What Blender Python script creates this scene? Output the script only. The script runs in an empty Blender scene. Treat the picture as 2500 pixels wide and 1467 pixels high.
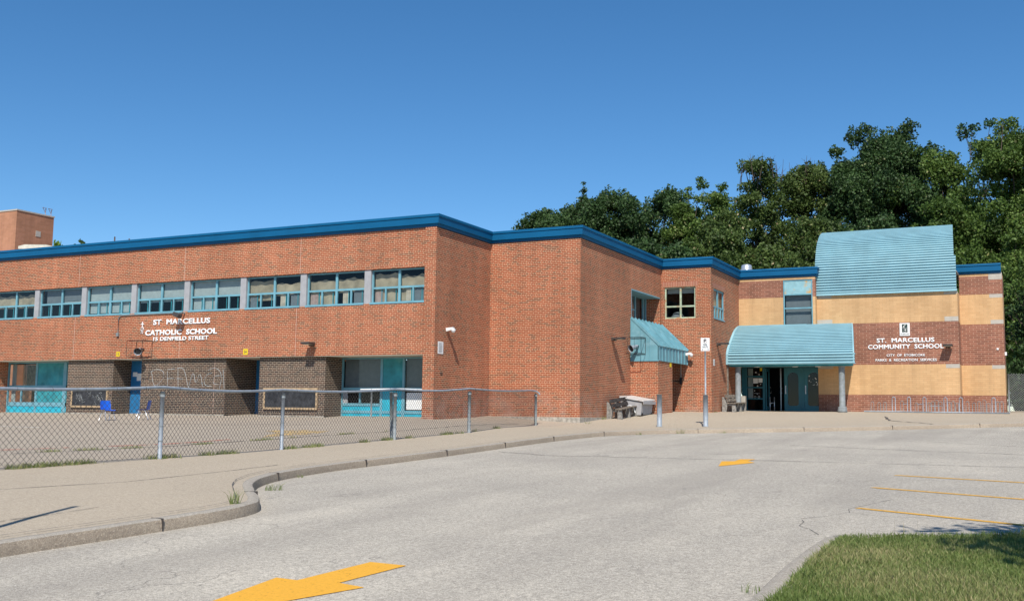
import bpy, bmesh, math, random
import numpy as np
from mathutils import Vector, Matrix

# ------------------------------------------------------------------ camera, sky, sun, exposure
scene = bpy.context.scene
COL = scene.collection
CAM = Vector((18.3278, -30.5159, 0.1263))
yaw, pitch, roll = -0.4672, 0.1071, 0.0129
fwd = Vector((math.sin(yaw)*math.cos(pitch), math.cos(yaw)*math.cos(pitch), math.sin(pitch)))
r0 = Vector((math.cos(yaw), -math.sin(yaw), 0)); u0 = r0.cross(fwd)
rgt = r0*math.cos(roll)+u0*math.sin(roll); upv = -r0*math.sin(roll)+u0*math.cos(roll)
cd = bpy.data.cameras.new('camera'); cam = bpy.data.objects.new('camera', cd); COL.objects.link(cam)
cam.matrix_world = Matrix(((rgt.x, upv.x, -fwd.x, CAM.x), (rgt.y, upv.y, -fwd.y, CAM.y), (rgt.z, upv.z, -fwd.z, CAM.z), (0, 0, 0, 1)))
cd.sensor_width = 36; cd.lens = 2552.87/2500*36; cd.clip_end = 2000; cd.clip_start = 0.05
scene.camera = cam

SUN = Vector((0.39, -1.0, 1.30)).normalized()
world = bpy.data.worlds.new("World"); scene.world = world; world.use_nodes = True
wn = world.node_tree; bg = wn.nodes['Background']
sky = wn.nodes.new('ShaderNodeTexSky'); sky.sky_type = 'NISHITA'; sky.sun_disc = False
sky.sun_elevation = math.asin(SUN.z); sky.sun_rotation = math.atan2(SUN.x, SUN.y)
sky.air_density = 1.0; sky.dust_density = 0.15; sky.ozone_density = 3.5; sky.altitude = 1800
hs_ = wn.nodes.new('ShaderNodeHueSaturation'); hs_.inputs['Saturation'].default_value = 1.23; hs_.inputs['Hue'].default_value = 0.497; hs_.inputs['Value'].default_value = 0.94
wn.links.new(sky.outputs[0], hs_.inputs['Color']); wn.links.new(hs_.outputs[0], bg.inputs[0]); bg.inputs[1].default_value = 0.095
sl = bpy.data.lights.new('sun', 'SUN'); sl.energy = 3.6; sl.angle = math.radians(0.5); sl.color = (1.0, 0.95, 0.87)
so = bpy.data.objects.new('sun', sl); COL.objects.link(so)
so.rotation_euler = SUN.to_track_quat('Z', 'Y').to_euler(); so.location = (0, 0, 60)
scene.view_settings.view_transform = 'Standard'; scene.view_settings.look = 'None'
scene.view_settings.gamma = 1; scene.view_settings.exposure = 0.62

# ------------------------------------------------------------------ small helpers
def srgb(r, g, b):
    f = lambda c: (c/255/12.92) if c/255 <= 0.04045 else ((c/255+0.055)/1.055)**2.4
    return (f(r), f(g), f(b), 1)

class NT:
    """tiny wrapper for node maths"""
    def __init__(s, name, rough=0.85, spec=0.3, metal=0.0):
        s.m = bpy.data.materials.new(name); s.m.use_nodes = True
        s.t = s.m.node_tree; s.b = s.t.nodes['Principled BSDF']
        s.b.inputs['Roughness'].default_value = rough
        s.b.inputs['Specular IOR Level'].default_value = spec
        s.b.inputs['Metallic'].default_value = metal
    def n(s, kind, **kw):
        x = s.t.nodes.new(kind)
        for k, v in kw.items(): setattr(x, k, v)
        return x
    def put(s, sock, v):
        if hasattr(v, 'is_linked') or hasattr(v, 'links'): s.t.links.new(v, sock)
        elif v is not None: sock.default_value = v
    def math(s, op, a, b=None, c=None):
        x = s.n('ShaderNodeMath', operation=op)
        s.put(x.inputs[0], a)
        if b is not None: s.put(x.inputs[1], b)
        if c is not None: s.put(x.inputs[2], c)
        return x.outputs[0]
    def mix(s, f, a, b, mode='MIX'):
        x = s.n('ShaderNodeMix', data_type='RGBA', blend_type=mode)
        s.put(x.inputs[0], f); s.put(x.inputs[6], a); s.put(x.inputs[7], b)
        return x.outputs[2]
    def co(s): return s.n('ShaderNodeTexCoord').outputs['Object']
    def noise(s, scale, detail=3, vec=None, rough=0.5):
        x = s.n('ShaderNodeTexNoise'); x.inputs['Scale'].default_value = scale
        x.inputs['Detail'].default_value = detail; x.inputs['Roughness'].default_value = rough
        s.put(x.inputs['Vector'], vec if vec is not None else s.co()); return x.outputs['Fac']
    def ramp(s, f, stops):
        x = s.n('ShaderNodeValToRGB'); e = x.color_ramp.elements
        e[0].position, e[0].color = stops[0]; e[1].position, e[1].color = stops[-1]
        for p, c in stops[1:-1]:
            q = e.new(p); q.color = c
        s.put(x.inputs[0], f); return x.outputs[0]
    def rng(s, f, a, b, c=0.0, d=1.0):
        x = s.n('ShaderNodeMapRange'); s.put(x.inputs[0], f)
        for i, v in zip((1, 2, 3, 4), (a, b, c, d)): x.inputs[i].default_value = v
        return x.outputs[0]
    def color(s, c): s.put(s.b.inputs['Base Color'], c); return s
    def bump(s, h, strength=0.3, dist=0.02):
        x = s.n('ShaderNodeBump'); x.inputs['Strength'].default_value = strength
        x.inputs['Distance'].default_value = dist; s.put(x.inputs['Height'], h)
        s.t.links.new(x.outputs[0], s.b.inputs['Normal']); return s

def plain(name, col, rough=0.6, spec=0.4, metal=0.0, var=0.12, scale=6.0, grime=None):
    """paint / metal / wood with uneven tone"""
    t = NT(name, rough, spec, metal)
    c = col if len(col) == 4 else (*col, 1)
    n1 = t.noise(scale, 5)
    lo = tuple(x*(1-var*1.6) for x in c[:3])+(1,); hi = tuple(min(1, x*(1+var)) for x in c[:3])+(1,)
    o = t.mix(t.rng(n1, 0.3, 0.7), lo, hi)
    if grime:
        o = t.mix(t.math('MULTIPLY', t.rng(t.noise(grime[1], 6), 0.52, 0.72), grime[2]), o, grime[0])
    t.color(o); return t.m

def brick(name, cols, mortar, course=0.0667, length=0.2, header=6, joint=0.011, header_len=0.5, tint=0.12, stain=0.0, soldier=False, vjoint=None, phase=0.0):
    t = NT(name, 0.9, 0.15)
    sep = t.n('ShaderNodeSeparateXYZ'); t.put(sep.inputs[0], t.co())
    u = t.math('ADD', sep.outputs[0], sep.outputs[1]); v = t.math('ADD', sep.outputs[2], 20.0+phase)
    vr = t.math('DIVIDE', v, course); row = t.math('FLOOR', vr); fv = t.math('MULTIPLY', t.math('FRACT', vr), course)
    if header:
        ish = t.math('LESS_THAN', t.math('MODULO', row, float(header)), 0.5)
        wid = t.math('SUBTRACT', length, t.math('MULTIPLY', ish, length*header_len))
        off = t.math('ADD', t.math('MULTIPLY', t.math('MODULO', row, 2.0), 0.5), t.math('MULTIPLY', ish, 0.25))
    else:
        wid = length; off = t.math('MULTIPLY', t.math('MODULO', row, 2.0), 0.0 if soldier else 0.5)
    ur = t.math('ADD', t.math('DIVIDE', t.math('ADD', u, 60.0), wid), off)
    cid = t.math('FLOOR', ur); fu = t.math('MULTIPLY', t.math('FRACT', ur), wid)
    cmb = t.n('ShaderNodeCombineXYZ'); t.put(cmb.inputs[0], cid); t.put(cmb.inputs[1], row)
    wno = t.n('ShaderNodeTexWhiteNoise', noise_dimensions='2D'); t.put(wno.inputs['Vector'], cmb.outputs[0])
    stops = [(i/(len(cols)), c) for i, c in enumerate(cols)]
    x = t.n('ShaderNodeValToRGB'); x.color_ramp.interpolation = 'CONSTANT'
    e = x.color_ramp.elements; e[0].position, e[0].color = stops[0]; e[1].position, e[1].color = stops[-1]
    for p, c in stops[1:-1]:
        q = e.new(p); q.color = c
    t.put(x.inputs[0], wno.outputs['Value'])
    vj = joint if vjoint is None else vjoint
    m = t.math('MAXIMUM', t.math('LESS_THAN', fu, vj), t.math('LESS_THAN', fv, joint))
    c = t.mix(m, x.outputs[0], mortar)
    g = t.rng(t.noise(0.45, 5), 0.3, 0.7, 1-tint, 1+tint)
    gm = t.n('ShaderNodeCombineColor'); [t.put(gm.inputs[i], g) for i in range(3)]
    c = t.mix(1.0, c, gm.outputs[0], 'MULTIPLY')
    mv = t.n('ShaderNodeMapping'); mv.inputs['Scale'].default_value = (1.6, 1.6, 0.10); t.put(mv.inputs[0], t.co())
    stk = t.rng(t.noise(1.3, 5, vec=mv.outputs[0], rough=.65), 0.35, 0.68, 0.90, 1.08)
    sm_ = t.n('ShaderNodeCombineColor'); [t.put(sm_.inputs[i], stk) for i in range(3)]
    c = t.mix(1.0, c, sm_.outputs[0], 'MULTIPLY')
    if stain:
        low = t.rng(sep.outputs[2], 0.1, 1.0, 1.0, 0.0)
        c = t.mix(t.math('MULTIPLY', t.math('MULTIPLY', low, t.rng(t.noise(2.2, 5), 0.4, 0.65)), stain), c, (0.50, 0.42, 0.36, 1))
    t.color(c); t.bump(t.math('SUBTRACT', 1.0, m), 0.35, 0.006)
    return t.m

M = {}
RED = [(0.345, 0.092, 0.043, 1), (0.31, 0.083, 0.039, 1), (0.375, 0.106, 0.050, 1), (0.25, 0.080, 0.041, 1), (0.33, 0.090, 0.043, 1), (0.285, 0.083, 0.041, 1), (0.20, 0.080, 0.046, 1), (0.34, 0.096, 0.046, 1)]
M['brick'] = brick('red_brick', RED, (0.60, 0.405, 0.255, 1), joint=0.0125, stain=0.30)
M['dark_brick'] = brick('dark_brown_brick', [(0.062, 0.038, 0.030, 1), (0.085, 0.052, 0.038, 1), (0.045, 0.030, 0.027, 1), (0.10, 0.055, 0.040, 1)], (0.38, 0.315, 0.235, 1), joint=0.014)
M['maroon_brick'] = brick('maroon_brick', [(0.265, 0.108, 0.070, 1), (0.235, 0.096, 0.062, 1), (0.30, 0.125, 0.082, 1), (0.22, 0.092, 0.062, 1)], (0.48, 0.30, 0.21, 1), course=0.0905, length=0.29, header=0, joint=0.014, stain=0.35)
CR = [(0.60, 0.375, 0.19, 1), (0.585, 0.362, 0.182, 1), (0.62, 0.392, 0.20, 1), (0.57, 0.352, 0.175, 1), (0.605, 0.38, 0.193, 1)]
M['cream_brick'] = brick('buff_brick', CR, (0.47, 0.30, 0.155, 1), course=0.0905, length=0.29, header=0, joint=0.010, tint=0.10)
M['cream_soldier'] = brick('buff_soldier_course', CR, (0.52, 0.33, 0.17, 1), course=9.0, length=0.075, header=0, joint=0.008, soldier=True, phase=3.0)
M['red_soldier'] = brick('red_soldier_course', [(0.42, 0.165, 0.105, 1), (0.36, 0.14, 0.09, 1)], (0.62, 0.42, 0.30, 1), course=9.0, length=0.075, header=0, joint=0.012, soldier=True, phase=3.0)
M['stone'] = plain('pale_stone', (0.46, 0.42, 0.36), 0.9, 0.2, var=0.06)
M['concrete'] = plain('grey_concrete', (0.42, 0.38, 0.32), 0.95, 0.2, var=0.25, scale=9, grime=((0.22, 0.2, 0.17, 1), 4, 0.6))
M['pier'] = plain('grey_pier_panel', (0.36, 0.36, 0.37), 0.8, 0.2, var=0.06)
M['blue'] = plain('blue_metal', (0.001, 0.098, 0.225), 0.55, 0.25, var=0.07, scale=1.2)
M['cyan'] = plain('turquoise_frame_paint', (0.16, 0.36, 0.43), 0.5, 0.4, var=0.1, scale=3)
M['cyan_rust'] = plain('peeling_frame_paint', (0.42, 0.50, 0.36), 0.7, 0.3, var=0.25, scale=5, grime=((0.45, 0.20, 0.08, 1), 6, 1.0))
M['teal'] = plain('teal_panel', (0.035, 0.27, 0.31), 0.55, 0.35, var=0.2, scale=2.5, grime=((0.10, 0.36, 0.34, 1), 3, 0.5))
M['turq'] = plain('bright_turquoise_panel', (0.03, 0.42, 0.55), 0.5, 0.4, var=0.12, scale=3)
M['roofmetal'] = plain('light_blue_ribbed_metal', (0.26, 0.455, 0.51), 0.5, 0.3, var=0.07, scale=1.6, grime=((0.27, 0.47, 0.53, 1), 2.2, 0.5))
M['awning'] = plain('pale_blue_seam_metal', (0.15, 0.33, 0.385), 0.5, 0.3, var=0.12, scale=1.6, grime=((0.28, 0.46, 0.52, 1), 3, 0.5))
M['rustpanel'] = plain('rust_stained_blue_panel', (0.26, 0.46, 0.50), 0.6, 0.3, var=0.08, grime=((0.52, 0.34, 0.14, 1), 2.6, 1.6))
M['doorblue'] = plain('blue_door_paint', (0.02, 0.16, 0.36), 0.5, 0.4, var=0.08)
M['doorteal'] = plain('dark_teal_door_paint', (0.025, 0.15, 0.19), 0.45, 0.4, var=0.08)
M['white'] = plain('white_paint', (0.80, 0.80, 0.78), 0.6, 0.3, var=0.03)
M['letter'] = plain('white_letter', (0.86, 0.86, 0.85), 0.5, 0.3, var=0.02)
M['black'] = plain('black_metal', (0.03, 0.03, 0.032), 0.6, 0.3, var=0.1)
M['brown'] = plain('bronze_metal', (0.055, 0.045, 0.04), 0.55, 0.4, var=0.1)
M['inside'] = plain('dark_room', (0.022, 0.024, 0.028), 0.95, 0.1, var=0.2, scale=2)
M['galv'] = plain('galvanised_steel', (0.30, 0.335, 0.375), 0.55, 0.4, metal=0.1, var=0.12, scale=10, grime=((0.24, 0.26, 0.26, 1), 9, 0.6))
M['galv_dull'] = plain('dull_zinc', (0.24, 0.26, 0.265), 0.7, 0.3, metal=0.1, var=0.15, scale=8, grime=((0.20, 0.22, 0.20, 1), 6, 0.8))
M['steel'] = plain('bright_steel', (0.70, 0.72, 0.75), 0.3, 0.5, metal=0.7, var=0.05)
M['wire'] = plain('weathered_wire', (0.085, 0.080, 0.078), 0.8, 0.2, var=0.1)
M['wire_light'] = plain('zinc_wire', (0.30, 0.31, 0.30), 0.6, 0.3, var=0.1)
M['paper'] = plain('brown_paper', (0.38, 0.315, 0.22), 0.9, 0.1, var=0.2, scale=2.5)
M['blind'] = plain('grey_roller_blind', (0.36, 0.405, 0.395), 0.85, 0.1, var=0.06)
M['blind_dark'] = plain('dark_roller_blind', (0.16, 0.18, 0.19), 0.85, 0.1, var=0.06)
M['curtain'] = plain('tan_curtain', (0.50, 0.42, 0.32), 0.9, 0.1, var=0.15, scale=5)
M['curtain2'] = plain('rose_curtain', (0.40, 0.28, 0.24), 0.9, 0.1, var=0.15, scale=5)
M['wood'] = plain('weathered_wood', (0.21, 0.175, 0.14), 0.9, 0.15, var=0.35, scale=9)
M['wood_dark'] = plain('charred_wood', (0.055, 0.047, 0.043), 0.85, 0.2, var=0.4, scale=12)
M['castc'] = plain('cast_concrete_leg', (0.27, 0.255, 0.23), 0.95, 0.15, var=0.3, scale=12)
M['chalk'] = plain('chalkboard', (0.045, 0.047, 0.052), 0.8, 0.2, var=0.35, scale=5)
M['chalkline'] = plain('chalk_line', (0.45, 0.47, 0.47), 0.95, 0.1, var=0.2, scale=14)
M['timber'] = plain('tan_timber_frame', (0.46, 0.33, 0.20), 0.8, 0.2, var=0.2, scale=6)
M['yellow'] = plain('yellow_plate', (0.78, 0.55, 0.02), 0.6, 0.3, var=0.05)
M['chairblue'] = plain('royal_blue_plastic', (0.01, 0.12, 0.62), 0.4, 0.5, var=0.05)
M['gravel'] = plain('roof_gravel', (0.30, 0.29, 0.27), 0.95, 0.1, var=0.2, scale=20)
M['plaque'] = plain('plaque_ink', (0.03, 0.06, 0.055), 0.6, 0.2, var=0.05)
M['ink'] = plain('sign_ink', (0.04, 0.05, 0.07), 0.6, 0.2, var=0.05)
M['boxwhite'] = plain('white_plastic_box', (0.38, 0.37, 0.37), 0.6, 0.3, var=0.08)
M['farbrick'] = brick('brown_far_brick', [(0.42, 0.205, 0.12, 1), (0.40, 0.195, 0.115, 1), (0.44, 0.215, 0.13, 1)], (0.42, 0.21, 0.13, 1), course=0.2, length=0.6, header=0, joint=0.02)
M['soffit'] = plain('soffit_board', (0.62, 0.58, 0.48), 0.9, 0.1, var=0.1)
M['bark'] = plain('tree_bark', (0.11, 0.085, 0.065), 0.95, 0.1, var=0.3, scale=3)
M['joint'] = plain('sealant', (0.62, 0.42, 0.33), 0.9, 0.1, var=0.1)

# glass: partly see-through, partly reflecting the sky
g = bpy.data.materials.new('window_glass'); g.use_nodes = True; gt = g.node_tree; gt.nodes.clear()
go = gt.nodes.new('ShaderNodeOutputMaterial'); gm_ = gt.nodes.new('ShaderNodeMixShader'); gtr = gt.nodes.new('ShaderNodeBsdfTransparent')
ggl = gt.nodes.new('ShaderNodeBsdfGlossy'); gfr = gt.nodes.new('ShaderNodeLayerWeight'); gpw = gt.nodes.new('ShaderNodeMath'); gpw.operation = 'POWER'; gpw.inputs[1].default_value = 3.0; gml = gt.nodes.new('ShaderNodeMath'); gml.operation = 'MULTIPLY_ADD'; gml.inputs[1].default_value = 0.7; gml.inputs[2].default_value = 0.028; gfr.inputs[0].default_value = 0.5
gtr.inputs[0].default_value = (0.86, 0.90, 0.90, 1); ggl.inputs['Roughness'].default_value = 0.03
gge = gt.nodes.new('ShaderNodeNewGeometry'); gdt = gt.nodes.new('ShaderNodeVectorMath'); gdt.operation = 'DOT_PRODUCT'
gab = gt.nodes.new('ShaderNodeMath'); gab.operation = 'ABSOLUTE'; gsu = gt.nodes.new('ShaderNodeMath'); gsu.operation = 'SUBTRACT'; gsu.inputs[0].default_value = 1.0
gt.links.new(gge.outputs['True Normal'], gdt.inputs[0]); gt.links.new(gge.outputs['Incoming'], gdt.inputs[1]); gt.links.new(gdt.outputs['Value'], gab.inputs[0]); gt.links.new(gab.outputs[0], gsu.inputs[1]); gt.links.new(gsu.outputs[0], gpw.inputs[0]); gt.links.new(gpw.outputs[0], gml.inputs[0]); gt.links.new(gml.outputs[0], gm_.inputs[0]); gt.links.new(gtr.outputs[0], gm_.inputs[1]); gt.links.new(ggl.outputs[0], gm_.inputs[2]); gt.links.new(gm_.outputs[0], go.inputs[0])
M['glass'] = g

# ------------------------------------------------------------------ mesh collector
class MB:
    def __init__(s): s.v = []; s.f = []; s.sm = []
    def quad(s, a, b, c, d):
        n = len(s.v); s.v += [tuple(a), tuple(b), tuple(c), tuple(d)]; s.f.append((n, n+1, n+2, n+3)); return s
    def poly(s, pts):
        n = len(s.v); s.v += [tuple(p) for p in pts]; s.f.append(tuple(range(n, n+len(pts)))); return s
    def box(s, x0, x1, y0, y1, z0, z1):
        if x0 > x1: x0, x1 = x1, x0
        if y0 > y1: y0, y1 = y1, y0
        if z0 > z1: z0, z1 = z1, z0
        n = len(s.v)
        s.v += [(x0, y0, z0), (x1, y0, z0), (x1, y1, z0), (x0, y1, z0), (x0, y0, z1), (x1, y0, z1), (x1, y1, z1), (x0, y1, z1)]
        for q in ((0, 3, 2, 1), (4, 5, 6, 7), (0, 1, 5, 4), (1, 2, 6, 5), (2, 3, 7, 6), (3, 0, 4, 7)): s.f.append(tuple(n+i for i in q))
        return s
    def obox(s, c, ax, ay, az):
        """box from centre and three half-axis vectors"""
        c, ax, ay, az = map(Vector, (c, ax, ay, az)); n = len(s.v)
        for k in (-1, 1):
            for i, j in ((-1, -1), (1, -1), (1, 1), (-1, 1)): s.v.append(tuple(c+ax*i+ay*j+az*k))
        for q in ((0, 3, 2, 1), (4, 5, 6, 7), (0, 1, 5, 4), (1, 2, 6, 5), (2, 3, 7, 6), (3, 0, 4, 7)): s.f.append(tuple(n+i for i in q))
        return s
    def prism(s, pts, d):
        """closed polygon extruded along vector d"""
        n = len(s.v); k = len(pts); d = Vector(d)
        s.v += [tuple(p) for p in pts]+[tuple(Vector(p)+d) for p in pts]
        s.f.append(tuple(range(n+k-1, n-1, -1))); s.f.append(tuple(range(n+k, n+2*k)))
        for i in range(k): s.f.append((n+i, n+(i+1) % k, n+k+(i+1) % k, n+k+i))
        return s
    def tube(s, pts, r, seg=8, caps=True, r2=None):
        pts = [Vector(p) for p in pts]; n0 = len(s.v); K = len(pts)
        up = Vector((0, 0, 1))
        for i, p in enumerate(pts):
            d = (pts[min(i+1, K-1)]-pts[max(i-1, 0)]).normalized()
            a = d.cross(up)
            if a.length < 0.05: a = d.cross(Vector((1, 0, 0)))
            a.normalize(); b = a.cross(d).normalized()
            rr = r if r2 is None else r+(r2-r)*i/max(1, K-1)
            if isinstance(r, (list, tuple)): rr = r[i]
            for k in range(seg):
                t = 2*math.pi*k/seg; s.v.append(tuple(p+a*math.cos(t)*rr+b*math.sin(t)*rr))
        for i in range(K-1):
            for k in range(seg):
                k2 = (k+1) % seg; s.sm.append(len(s.f))
                s.f.append((n0+i*seg+k, n0+i*seg+k2, n0+(i+1)*seg+k2, n0+(i+1)*seg+k))
        if caps:
            s.f.append(tuple(n0+k for k in range(seg))); s.f.append(tuple(n0+(K-1)*seg+k for k in range(seg-1, -1, -1)))
        return s
    def lathe(s, prof, c, seg=20):
        """profile of (radius, z) about vertical axis at c"""
        n0 = len(s.v); K = len(prof)
        for r, z in prof:
            for k in range(seg):
                t = 2*math.pi*k/seg; s.v.append((c[0]+r*math.cos(t), c[1]+r*math.sin(t), c[2]+z))
        for i in range(K-1):
            for k in range(seg):
                k2 = (k+1) % seg; s.sm.append(len(s.f)); s.f.append((n0+i*seg+k, n0+i*seg+k2, n0+(i+1)*seg+k2, n0+(i+1)*seg+k))
        s.f.append(tuple(n0+k for k in range(seg-1, -1, -1))); s.f.append(tuple(n0+(K-1)*seg+k for k in range(seg)))
        return s
    def build(s, name, mat, parent=None, smooth=False, bevel=0):
        me = bpy.data.meshes.new(name); me.from_pydata(s.v, [], s.f); me.update()
        me.materials.append(M[mat] if isinstance(mat, str) else mat)
        o = bpy.data.objects.new(name, me); COL.objects.link(o)
        sm = set(s.sm)
        if smooth or sm:
            me.polygons.foreach_set('use_smooth', [True if smooth else (i in sm) for i in range(len(me.polygons))])
        if parent is not None: attach(o, parent)
        if bevel:
            b = o.modifiers.new('bevel', 'BEVEL'); b.width = bevel; b.segments = 2; b.limit_method = 'ANGLE'
        return o

def glassbox(x0, x1, y0, y1, z0, z1):
    m = MB()
    if abs(x1-x0) < .02: return m.quad((x0, y0, z0), (x0, y1, z0), (x0, y1, z1), (x0, y0, z1))
    return m.quad((x0, y0, z0), (x1, y0, z0), (x1, y0, z1), (x0, y0, z1))
def attach(o, p):
    o.parent = p
    q = p; loc = Vector((0, 0, 0))
    # meshes are written in world coordinates; things' Empties only translate
    while q is not None: loc += q.location; q = q.parent
    o.location = -loc if o.type == 'MESH' and not o.get('_rel') else o.location

def thing(name, label, cat, loc=(0, 0, 0), group=None):
    o = bpy.data.objects.new(name, None); COL.objects.link(o); o.location = loc
    o.empty_display_size = 0.2
    o['label'] = label; o['category'] = cat
    if group: o['group'] = group
    return o
def tag(o, label, cat, group=None, kind=None):
    if label: o['label'] = label
    if cat: o['category'] = cat
    if group: o['group'] = group
    if kind: o['kind'] = kind
    return o
def structure(o): o['kind'] = 'structure'; return o

def text_mesh(body, origin, du, dv, width, height, depth, mat, name, parent, bold=0.0, spacing=1.0):
    """raised lettering: origin = lower left corner, du = reading direction, dv = up"""
    cu = bpy.data.curves.new('t', 'FONT'); cu.body = body; cu.size = 1; cu.extrude = 0.05; cu.bevel_depth = bold*1.5; cu.bevel_resolution = 0; cu.space_character = spacing*(1+bold*2.2)
    cu.resolution_u = 3
    ob = bpy.data.objects.new('t', cu); COL.objects.link(ob)
    dg = bpy.context.evaluated_depsgraph_get(); me = bpy.data.meshes.new_from_object(ob.evaluated_get(dg))
    bpy.data.objects.remove(ob); bpy.data.curves.remove(cu)
    bm = bmesh.new(); bm.from_mesh(me)
    zs_ = [v.co.z for v in bm.verts]; z0_, z1_ = min(zs_), max(zs_)
    for v in bm.verts: v.co.z = (v.co.z-z0_)/(z1_-z0_)
    xs = [v.co.x for v in bm.verts]; ys = [v.co.y for v in bm.verts]
    x0, x1, y0, y1 = min(xs), max(xs), min(ys), max(ys)
    du = Vector(du); dv = Vector(dv); dn = du.cross(dv); origin = Vector(origin)
    for v in bm.verts:
        u = (v.co.x-x0)/(x1-x0)*width; w = (v.co.y-y0)/(y1-y0)*height; k = v.co.z*depth
        v.co = origin+du*u+dv*w+dn*k
    bmesh.ops.recalc_face_normals(bm, faces=bm.faces[:])
    bm.to_mesh(me); bm.free(); me.name = name
    me.materials.clear(); me.materials.append(M[mat])
    o = bpy.data.objects.new(name, me); COL.objects.link(o)
    if parent is not None: attach(o, parent)
    return o

# ------------------------------------------------------------------ the ground: two smooth height functions
def sclamp(v, a, b): return np.minimum(np.maximum(v, a), b)
def R(x, y):     # the car park
    x = sclamp(np.asarray(x, float), -40, 40); y = sclamp(np.asarray(y, float), -45, 18)
    return -0.53+0.010*x+0.0325*y
KERB = [(9.2, -60), (9.5, -40), (9.8, -30), (9.93, -26), (9.983, -24.05), (10.01, -23.42), (10.05, -22.71), (10.085, -21.9), (10.1, -21.3), (9.98, -20.62), (9.70, -20.19), (8.98, -19.45), (8.1, -18.5), (7.55, -17.6), (7.2, -16.6), (6.97, -15.0), (6.97, -13.37), (6.93, -10.9), (6.72, -7.3), (6.62, -4.77), (6.72, -2.07), (7.1, -1.0), (7.9, 0.10), (9.1, 0.85), (10.57, 1.68), (13.02, 3.40), (15.5, 5.64), (17.82, 7.78), (20.5, 10.4), (24, 14), (30, 18), (44, 24)]
def smooth_path(P, n=2):
    P = [Vector(p) for p in P]
    for _ in range(n):
        Q = [P[0]]
        for a, b in zip(P, P[1:]): Q += [a*0.75+b*0.25, a*0.25+b*0.75]
        Q.append(P[-1]); P = Q
    return P
def resample(P, step):
    out = [P[0]]; acc = 0
    for a, b in zip(P, P[1:]):
        L = (b-a).length
        st = step if max(abs(a.x-12), abs(a.y+8)) < 22 else 1.2
        k = max(1, int(round(L/st)))
        for i in range(1, k+1): out.append(a.lerp(b, i/k))
    return out
kerb = resample(smooth_path(KERB, 2), 0.3)
def kerbnorm(P):
    N = []
    for i in range(len(P)):
        d = (P[min(i+1, len(P)-1)]-P[max(i-1, 0)]).normalized(); N.append(Vector((-d.y, d.x)))
    return N
kn = kerbnorm(kerb)      # points to the pavement side (left of travel)
PC = [(x, y, float(R(x, y))+0.13) for x, y in KERB[2:-1]]
PC += [(4.745, -20.09, -.795), (4.827, -17.04, -.733), (4.289, -13.2, -.683), (4.208, -8.8, -.557), (4.066, -4.777, -.435), (2.74, 2.27, -.285),
       (0, 0, -.111), (0, 3.9, .02), (3.67, 4.0, -.175), (3.9, 6.0, -.06), (4.83, 9.18, .165), (4.83, 11, .235), (5.89, 13.04, .25), (6.746, 3.68, -.28), (8.12, 4.935, -.264),
       (8, 18, .36), (6.31, 15.7, .34), (10.79, 15.7, .34), (17, 19.4, .42), (15.2, 18, .37), (-4.6, .2, -.1), (-15, .2, -.11), (-22, .5, -.13), (-30, .5, -.15), (4.8, -30, -1.0), (-30, -20, -.8), (-10, -18, -.75), (-10, -8, -.40), (-25, -8, -.42),
       (2.0, 1.5, -.22), (12, 10, .02), (22, 22, .55), (-30, -45, -1.5), (-10, -40, -1.3)]
PCa = np.array(PC)
def _tps(r2): return 0.5*r2*np.log(r2+1e-9)
_n = len(PCa); _d = ((PCa[:, None, :2]-PCa[None, :, :2])**2).sum(-1)
_A = np.zeros((_n+3, _n+3)); _A[:_n, :_n] = _tps(_d)+np.eye(_n)*0.35
_A[:_n, _n] = 1; _A[:_n, _n+1:] = PCa[:, :2]; _A[_n, :_n] = 1; _A[_n+1:, :_n] = PCa[:, :2].T
_w = np.linalg.solve(_A, np.r_[PCa[:, 2], 0, 0, 0])
def P(x, y):     # pavement and playground
    x = np.atleast_1d(np.asarray(x, float)); y = np.atleast_1d(np.asarray(y, float))
    x = sclamp(x, -34, 32); y = sclamp(y, -55, 24)
    q = np.stack([x, y], -1); d = ((q[..., None, :]-PCa[:, :2])**2).sum(-1)
    return _tps(d)@_w[:_n]+_w[_n]+q@_w[_n+1:]
def Pz(x, y): return float(P(x, y)[0])
def Rz(x, y): return float(R(x, y))

def sheet(name, rows, mat, kind='structure', smooth=True):
    """rows: list of lists of (x,y,z) of equal length"""
    v = [p for r in rows for p in r]; w = len(rows[0]); f = []
    for i in range(len(rows)-1):
        for j in range(w-1): f.append((i*w+j, i*w+j+1, (i+1)*w+j+1, (i+1)*w+j))
    me = bpy.data.meshes.new(name); me.from_pydata(v, [], f); me.update(); me.materials.append(mat)
    bm = bmesh.new(); bm.from_mesh(me)
    up = sum(1 for q in bm.faces if q.normal.z > 0)
    if up < len(bm.faces)/2: bmesh.ops.reverse_faces(bm, faces=bm.faces[:])
    bm.to_mesh(me); bm.free()
    if smooth: me.polygons.foreach_set('use_smooth', [True]*len(me.polygons))
    o = bpy.data.objects.new(name, me); COL.objects.link(o)
    if kind: o['kind'] = kind
    return o

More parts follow.
